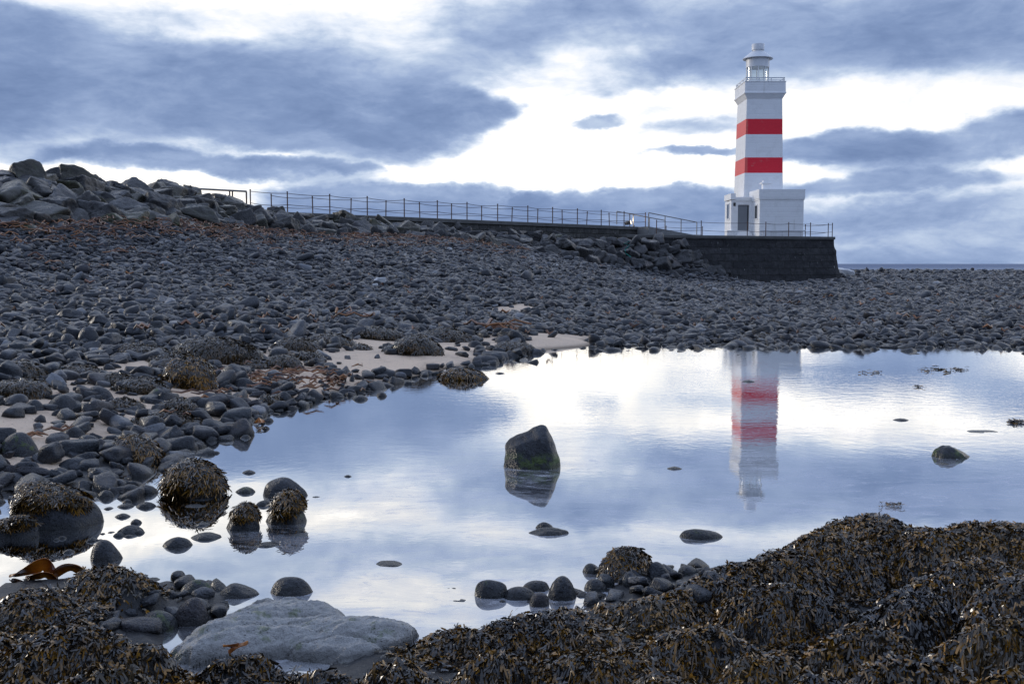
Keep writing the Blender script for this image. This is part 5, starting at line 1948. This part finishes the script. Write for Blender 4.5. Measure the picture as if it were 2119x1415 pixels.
def build_lighthouse():
    YF, DEP = 85.5, 3.8
    xl0, xr0 = xx(1539, YF), xx(1619, YF)
    base = ((xl0 + xr0) / 2, YF + DEP / 2, PLAT)
    root = tag(empty('lighthouse', base), "square white lighthouse with two red bands and a round lantern on the masonry platform", 'lighthouse')
    z0, z1 = PLAT, zy(204, YF)
    zmid = zy(385, YF)
    xl1, xr1 = xx(1543.5, YF), xx(1617, YF)

    def ring(z, grow=0.0):
        k = (z - zmid) / (z1 - zmid)
        cx = base[0]
        hw0, hw1 = (xr0 - xl0) / 2, (xr1 - xl1) / 2
        hw = hw0 + (hw1 - hw0) * k + grow
        hd = DEP / 2 + (hw1 - hw0) * k + grow
        cy = base[1]
        return [(cx - hw, cy - hd, z), (cx + hw, cy - hd, z), (cx + hw, cy + hd, z), (cx - hw, cy + hd, z)]

    def stack(levels):
        g = Geo()
        rs = [ring(z, gr) for (z, gr) in levels]
        b = 0
        for r_ in rs:
            g.v += r_
        for i in range(len(rs) - 1):
            for k in range(4):
                k2 = (k + 1) % 4
                g.f.append((i * 4 + k, i * 4 + k2, (i + 1) * 4 + k2, (i + 1) * 4 + k))
        g.f.append((3, 2, 1, 0))
        e_ = (len(rs) - 1) * 4
        g.f.append((e_, e_ + 1, e_ + 2, e_ + 3))
        return g
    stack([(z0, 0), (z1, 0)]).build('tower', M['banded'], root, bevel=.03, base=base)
    zc, zg0, zg1 = z1, zy(193, 85.2), zy(167, 85.2)
    gr = .21
    stack([(zc, .004), (zg0, gr), (zg0 + .02, gr + .04), (zg0 + .13, gr + .04), (zg0 + .15, gr), (zg1 - .08, gr), (zg1 - .06, gr + .04), (zg1, gr + .04)]).build('gallery', M['white'], root, bevel=.012, base=base)
    # railing of flat boards round the gallery
    rail = None
    r0 = ring(zg1, gr - .06)
    g = Geo()
    for k in range(4):
        a, b2 = np.array(r0[k]), np.array(r0[(k + 1) % 4])
        n = (b2 - a) / np.linalg.norm(b2 - a)
        o_ = np.array([-n[1], n[0], 0]) * .03
        for (lo, hi) in ((.05, .13), (.22, .31)):
            q = [a, b2, b2 + o_, a + o_]
            g.hexa([(*p[:2], zg1 + lo) for p in q] + [(*p[:2], zg1 + hi) for p in q])
    rail = g.build('gallery_railing', M['white_metal'], root, base=base)
    for k in range(4):
        a, b2 = np.array(r0[k]), np.array(r0[(k + 1) % 4])
        for f in (.02, .34, .66):
            q = a + (b2 - a) * f
            c_ = np.array([base[0], base[1], 0])
            ins = (c_ - q) * np.array([1, 1, 0])
            q = q + ins / np.linalg.norm(ins) * .07
            Geo().box(q[0] - .03, q[0] + .03, q[1] - .03, q[1] + .03, zg1, zg1 + .3).build('post', M['white_metal'], rail, base=base)
    # lantern
    cx, cy = xx(1568, 87.4, 130), 87.4
    zA, zB, zC, zD, zE = zy(141, cy), zy(122, cy), zy(107.5, cy), zy(105.5, cy), zy(92, cy)
    R = .92
    Geo().lathe(cx, cy, [(R, zg1), (R, zg1 + .10)], 40).build('lantern_base', M['white_metal'], root, True, base=base)
    Geo().lathe(cx, cy, [(R - .03, zg1 + .10), (R - .03, zA)], 40, False).build('lantern_glass', M['lantern_glass'], root, True, base=base)
    for k in range(10):
        a = 2 * math.pi * (k + .25) / 10
        x_, y_ = cx + (R - .01) * math.cos(a), cy + (R - .01) * math.sin(a)
        Geo().lathe(x_, y_, [(.035, zg1 + .1), (.035, zA)], 8).build('glazing_bar', M['white_metal'], root, True, base=base)
    Geo().lathe(cx, cy, [(R + .02, zA), (R + .02, zB)], 48).build('lantern_drum', M['white_metal'], root, True, base=base)
    Geo().lathe(cx, cy, [(R + .05, zB - .02), (1.20, zB - .06), (1.22, zB - .02), (1.02, zB + .16), (.55, zC - .03), (.47, zC)], 48).build('lantern_roof', M['white_metal'], root, True, base=base)
    Geo().lathe(cx, cy, [(.42, zC - .02), (.42, zD + .02), (.50, zD + .04), (.51, zE - .03), (.49, zE)], 40).build('vent_cowl', M['white_metal'], root, True, base=base)

    # annex block, front right
    YA = 82.0
    ax0, ax1 = xx(1572, YA), xx(1663, YA)
    zt = zy(391.5, YA)
    zfl = zy(411, YA)
    g = Geo()

    def blk(x0, x1, y0, y1, lv):
        gg = Geo()
        for (z, e_) in lv:
            gg.v += [(x0 - e_, y0 - e_, z), (x1 + e_, y0 - e_, z), (x1 + e_, y1 + e_, z), (x0 - e_, y1 + e_, z)]
        n_ = len(lv)
        for i in range(n_ - 1):
            for k in range(4):
                k2 = (k + 1) % 4
                gg.f.append((i * 4 + k, i * 4 + k2, (i + 1) * 4 + k2, (i + 1) * 4 + k))
        gg.f.append((3, 2, 1, 0))
        gg.f.append(tuple((n_ - 1) * 4 + k for k in range(4)))
        return gg
    annex = blk(ax0, ax1, YA, 86.6, [(PLAT, 0), (zfl - .12, 0), (zfl - .10, .05), (zfl, .05), (zfl + .02, .075), (zt, .085)]).build('annex', M['white'], root, bevel=.015, base=base)
    # chimney on it
    chx0, chx1 = xx(1577, 83.6), xx(1591, 83.6)
    zc0, zc1, zc2 = zt - .05, zy(381, 83.6), zy(374, 83.6)
    ch = Geo().box(chx0, chx1, 83.4, 83.95, zc0, zc1).build('chimney', M['white'], annex, bevel=.01, base=base)
    Geo().box(chx0 - .13, chx1 + .13, 83.27, 84.08, zc1 + .002, zc1 + .12).box(chx0 + .02, chx1 - .02, 83.42, 83.93, zc1 + .122, zc2).build('chimney_cap', M['white'], annex, bevel=.01, base=base)
    # side window of the annex
    wy0, wy1 = 82.75, 83.55
    wz0, wz1 = zy(452, 83.2), zy(426, 83.2)
    wf = Geo()
    x_ = ax0 - .035
    for (ya, yb, za, zb) in ((wy0 - .1, wy0, wz0, wz1), (wy1, wy1 + .1, wz0, wz1), (wy0 - .1, wy1 + .1, wz1, wz1 + .1), (wy0 - .15, wy1 + .15, wz0 - .12, wz0)):
        wf.box(x_, ax0 + .02, ya, yb, za, zb)
    w = wf.build('window', M['white_metal'], annex, base=base)
    Geo().box(ax0 - .012, ax0 + .02, wy0, wy1, wz0, wz1).build('window_pane', M['glass_dark'], annex, base=base)
    # porch wing, left
    YW = 84.5
    wx0 = xx(1513, YW)
    wx1 = ax0 + .02
    zw = zy(408, YW)
    zp = zy(400.5, YW)
    y1 = 87.0
    g = Geo().box(wx0, wx1, YW + .2, y1, PLAT, zw - .25)                       # body behind the door recess
    dx0, dx1 = xx(1527, YW), xx(1550, YW)
    zd = zy(424, YW)
    g.box(wx0 - .002, dx0, YW, YW + .2, PLAT, zw - .25).box(dx1, wx1, YW, YW + .2, PLAT, zw - .25).box(dx0, dx1, YW + .001, YW + .2, zd, zw - .252)
    porch = g.build('porch', M['white'], root, base=base)
    g = Geo().box(wx0 + .32, wx1, YW - .06, YW + .14, zw - .248, zw).box(wx0 - .06, wx0 + .34, YW - .05, y1 + .05, zw - .2, zp)
    g.box(wx0 - .04, wx1, YW - .04, YW - .001, zw - .34, zw - .28)
    g.box(wx0 + .34, wx1, YW + .14, y1, zw - .252, zw - .2)
    g.build('parapet', M['white'], porch, bevel=.01, base=base)
    zs = zy(477, YW)
    d_ = Geo().box(dx0 + .02, dx1 - .12, YW + .12, YW + .17, zs, zd - .03).build('door', M['door'], porch, base=base)
    Geo().box(dx1 - .118, dx1 - .0, YW + .16, YW + .19, zs, zd - .03).build('door_gap', M['glass_dark'], porch, base=base)
    gs = Geo().box(dx0 - .25, dx1 + .38, YW - .75, YW - .004, PLAT + .002, PLAT + .18).box(dx0 - .1, dx1 + .18, YW - .5, YW - .005, PLAT + .182, PLAT + .34).box(dx0, dx1 + .05, YW - .25, YW + .12, PLAT + .342, zs - .004)
    gs.build('steps', M['white'], porch, bevel=.01, base=base)
    lx, lz = xx(1519.5, YW), zy(423, YW)
    Geo().box(lx - .09, lx + .09, YW - .10, YW - .002, lz - .13, lz + .13).build('wall_lamp', M['dark'], porch, bevel=.03, base=base)
    # window and faint inscription on the left face
    wz0, wz1 = zy(453, 86), zy(424, 86)
    g = Geo()
    x_ = wx0 - .035
    for (ya, yb, za, zb) in ((85.15, 85.25, wz0, wz1), (86.05, 86.15, wz0, wz1), (85.15, 86.15, wz1, wz1 + .1), (85.1, 86.2, wz0 - .12, wz0)):
        g.box(x_, wx0 + .02, ya, yb, za, zb)
    g.build('window', M['white_metal'], porch, base=base)
    Geo().box(wx0 - .012, wx0 + .02, 85.25, 86.05, wz0, wz1).build('window_pane', M['glass_dark'], porch, base=base)
    g = Geo()
    rr = random.Random(4)
    for (zrow, n_, ya, hgt) in ((zy(411, 86), 10, 84.85, .16), (zy(416.5, 86), 4, 85.4, .16)):
        for k in range(n_):
            yk = ya + k * .165
            g.box(wx0 - .008, wx0 + .01, yk, yk + .03, zrow - hgt / 2, zrow + hgt / 2)
            if rr.random() < .7:
                g.box(wx0 - .008, wx0 + .01, yk + .032, yk + .11, zrow + hgt / 2 - .03, zrow + hgt / 2)
            if rr.random() < .6:
                g.box(wx0 - .008, wx0 + .01, yk + .032, yk + .10, zrow - .02, zrow + .015)
    g.build('inscription', M['galv'], porch, base=base)
    Geo().box(wx0 - .35, wx0 + .18, YW - .25, YW + .5, PLAT + .001, zy(477, YW)).build('plinth', M['white'], porch, bevel=.01, base=base)


build_lighthouse()


def low_rail():
    YB = 81.7
    x0, x1 = xx(1572, YB), xx(1668, YB)
    b = (x0, YB, PLAT)
    root = tag(empty('pipe_rail', b), "low white pipe rail standing before the blank wall of the lighthouse annex", 'pipe rail')
    z = zy(477.5, YB)
    Geo().tube([(x0, YB, z), (x1, YB, z)], .045, 8).build('rail', M['white_metal'], root, base=b)
    for f in (.08, .5, .9):
        x_ = x0 + (x1 - x0) * f
        Geo().tube([(x_, YB, PLAT), (x_, YB, z)], .035, 8).build('leg', M['white_metal'], root, base=b)


low_rail()


# ------------------------------------------------------------------ kelp, wrack, small finds
def wrack():
    g = Geo()
    r = np.random.default_rng(8)
    toe = np.array(TOE, float)
    for _ in range(820):
        px = r.uniform(-100, 1090) if r.uniform() < .8 else r.uniform(150, 900)
        ty = np.interp(px, toe[:, 0], toe[:, 1])
        lim = np.interp(px, [0, 300, 900, 1100], [60, 42, 26, 14])
        py = ty + 2 + r.exponential(.33) * lim
        q = hit(px, py, 18, 70)
        L = r.uniform(.15, .75)
        a, bnd = r.uniform(0, 6.28), r.normal(0, 1.3)
        z = q[2] + r.uniform(.14, .26)
        pts = []
        x, y = q[0], q[1]
        for k in range(6):
            pts.append((x, y, z + .12 * math.sin(k * .6) * r.uniform(.2, 1)))
            x += math.cos(a) * L / 5
            y += math.sin(a) * L / 5
            a += bnd / 5
        g.tube(pts, r.uniform(.011, .022), 4)
    for _ in range(130):                                          # stray scraps over the cobbles
        px, py = r.uniform(0, 2119), 0
        lo = np.interp(px, [0, 1000, 1500, 2119], [500, 520, 585, 575])
        py = r.uniform(lo, 705)
        q = hit(px, py, 8, 100)
        L = r.uniform(.08, .20) * (1 + q[1] / 60)
        a = r.uniform(0, 6.28)
        z = q[2] + .10 + .05 * r.uniform()
        pts = [(q[0] + math.cos(a + k * .5) * L * .3 * k, q[1] + math.sin(a + k * .5) * L * .3 * k, z + .05 * (k % 2)) for k in range(4)]
        g.tube(pts, [L * .05, L * .12, L * .10, L * .02], 4)
    for (cx, cy, n) in ((545, 790, 26), (600, 802, 22), (640, 775, 14), (690, 792, 16), (455, 830, 8), (720, 800, 8), (350, 880, 5), (110, 900, 4)):
        for _ in range(n):
            q = hit(cx + r.normal(0, 28), cy + r.normal(0, 9), 6, 22)
            L = r.uniform(.08, .3)
            a = r.uniform(-.6, .6) + (3.14 if r.uniform() < .5 else 0)
            z = max(q[2], 0) + r.uniform(.02, .10)
            pts = [(q[0] + math.cos(a + k * .3) * L * .33 * k, q[1] + math.sin(a + k * .3) * L * .33 * k, z + .025 * (k % 2)) for k in range(4)]
            g.tube(pts, [.004, .012, .010, .003], 4)
    o = g.build('kelp_wrack', M['kelp'], None, True)
    tag(o, "tangled orange-brown kelp stalks and scraps strewn along the top of the beach and the shore", 'kelp', kind='stuff')


wrack()


def kelp_blade(outline_rows, label):
    """rows of (px, py, z, half width m, twist)"""
    g = Geo()
    for row in outline_rows:
        C = [ground(px, py, z) for (px, py, z, w, tw) in row]
        P = np.zeros((len(row), 5, 3))
        for i, (px, py, z, w, tw) in enumerate(row):
            d = C[min(i + 1, len(C) - 1)] - C[max(i - 1, 0)]
            d = d / (np.linalg.norm(d) + 1e-9)
            s = np.cross(d, [0, 0, 1.0])
            s /= np.linalg.norm(s) + 1e-9
            u = np.cross(s, d)
            v = s * math.cos(tw) + u * math.sin(tw)
            for j in range(5):
                f = (j - 2) / 2
                P[i, j] = C[i] + v * w * f + u * (.012 * (1 - f * f)) + np.array([0, 0, .006 * math.sin(i * 1.7 + j)])
        g.quad_grid(P)
    b = ground(outline_rows[0][0][0], outline_rows[0][0][1], 0)
    o = g.build('kelp_blade', M['blade'], None, True, base=b)
    for md in (('SUBSURF', 2), ):
        s = o.modifiers.new('smooth', 'SUBSURF')
        s.levels = s.render_levels = 2
    sol = o.modifiers.new('thickness', 'SOLIDIFY')
    sol.thickness = .003
    tag(o, label, 'kelp')


kelp_blade([[(22, 1195, .0, .012, .2), (48, 1186, .03, .03, .6), (75, 1175, .06, .035, 1.0), (95, 1160, .085, .03, 1.2), (100, 1176, .05, .03, .6), (112, 1192, .0, .02, .2)],
            [(108, 1196, .0, .015, .8), (122, 1180, .04, .03, 1.0), (145, 1170, .06, .035, .7), (165, 1178, .04, .03, .4), (172, 1190, .0, .012, .2)],
            [(55, 1198, -.005, .01, .5), (80, 1192, .03, .03, .9), (98, 1186, .04, .03, .5), (112, 1200, .0, .015, .3)]],
           "curled shiny orange kelp blade standing in the water by the left weed bank")
kelp_blade([[(512, 1334, .055, .004, .3), (495, 1336, .075, .010, .5), (482, 1342, .065, .008, .3), (476, 1352, .045, .004, .2)],
            [(494, 1338, .07, .006, .2), (478, 1338, .07, .004, .2), (462, 1338, .065, .002, .2)]],
           "small bright orange scrap of kelp lying on the pale slab")
kelp_blade([[(546, 872, .0, .02, .5), (538, 868, .06, .04, .9), (528, 872, .02, .03, .5)]], "orange tuft of kelp afloat off the sandy corner")


def floating_weed(l, r_, y, label, n, sd2):
    r = np.random.default_rng(sd2)
    pts = np.array([ground(r.uniform(l, r_), y + r.normal(0, 2.2 if r_ - l > 30 else 1.0), .004) for _ in range(n)])
    a = r.uniform(0, 6.28, n)
    D = np.stack([np.cos(a), np.sin(a) * .6, np.zeros(n)], 1)
    N = np.tile([0, 0, 1.0], (n, 1))
    L = r.uniform(.02, .06, n) * pts[0][1] / 9
    v = fronds(pts, N, D, L, L * .22, None, sd2, .008, 0.0)
    o = add_obj('floating_weed', weed_mesh('floating_weed', [v]), M['weed'])
    tag(o, label, 'seaweed', 'wisps of weed floating on the pool')


floating_weed(1908, 1998, 765, "longest dark wisp of weed floating near the far shore", 60, 61)
floating_weed(1783, 1822, 771, "short broken wisp of weed floating left of the longest one", 22, 62)
floating_weed(1893, 1920, 800, "tiny wisp of weed floating below the longest one", 14, 63)
floating_weed(1816, 1868, 1046, "dark scrap of weed with pale froth floating before the weed bank", 40, 64)
floating_weed(2092, 2112, 874, "thin line of weed floating at the picture's edge", 110, 65)
floating_weed(520, 548, 888, "dark sprigs of weed floating off the sandy corner", 16, 66)
floating_weed(150, 260, 992, "reddish dark weed spread on the shallow channel", 130, 67)


def small_finds():
    for (px, py, w, lab) in [(787, 592, 22, "bright white stone lying alone in the middle of the beach"),
                             (775, 598, 10, "small white chip beside the bright white stone"),
                             (930, 520, 9, "pale stone just below the kelp line under the walkway"),
                             (1150, 555, 9, "pale stone near the foot boulders beneath the walkway's middle"),
                             (1470, 584, 11, "pale chip at the foot of the platform's rubble"),
                             (1748, 574, 34, "lime-whitened lump of masonry at the platform's seaward corner")]:
        q = hit(px, py, 10, 120)
        R = w / FPX * q[1] / 2
        v, f = stone_shape(int(px), 5, 10, 14, .6, 6, (1.2, .8, .6), .3)
        o = add_obj('pale_stone', arrays_mesh('pale_stone', v * R, f), M['rock_white'] if w < 50 else M['rock_lime'], None, q + np.array([0, 0, R * .4 + .08]))
        tag(o, lab, 'stone', 'pale stones on the beach')
    q = hit(1293, 545, 40, 80) + np.array([0, -.6, .7])
    g = Geo()
    r = random.Random(2)
    pts = [tuple(q + np.array([r.uniform(-.25, .25) + .1 * math.sin(k), r.uniform(-.1, .1), .75 - k * .13])) for k in range(9)]
    g.tube(pts, .035, 6)
    o = g.build('rope', M['teal'], None, True, base=q)
    tag(o, "snagged teal rope hanging among the boulders below the walkway", 'rope')


M['rock_white'] = mat_plain("white quartz stone", (.62, .62, .62), .6, 0, .35, 12)
M['rock_lime'] = mat_plain("lime stained masonry", (.24, .25, .22), .8, 0, .8, 2.2, .05)
small_finds()
print("objects", len(bpy.data.objects))
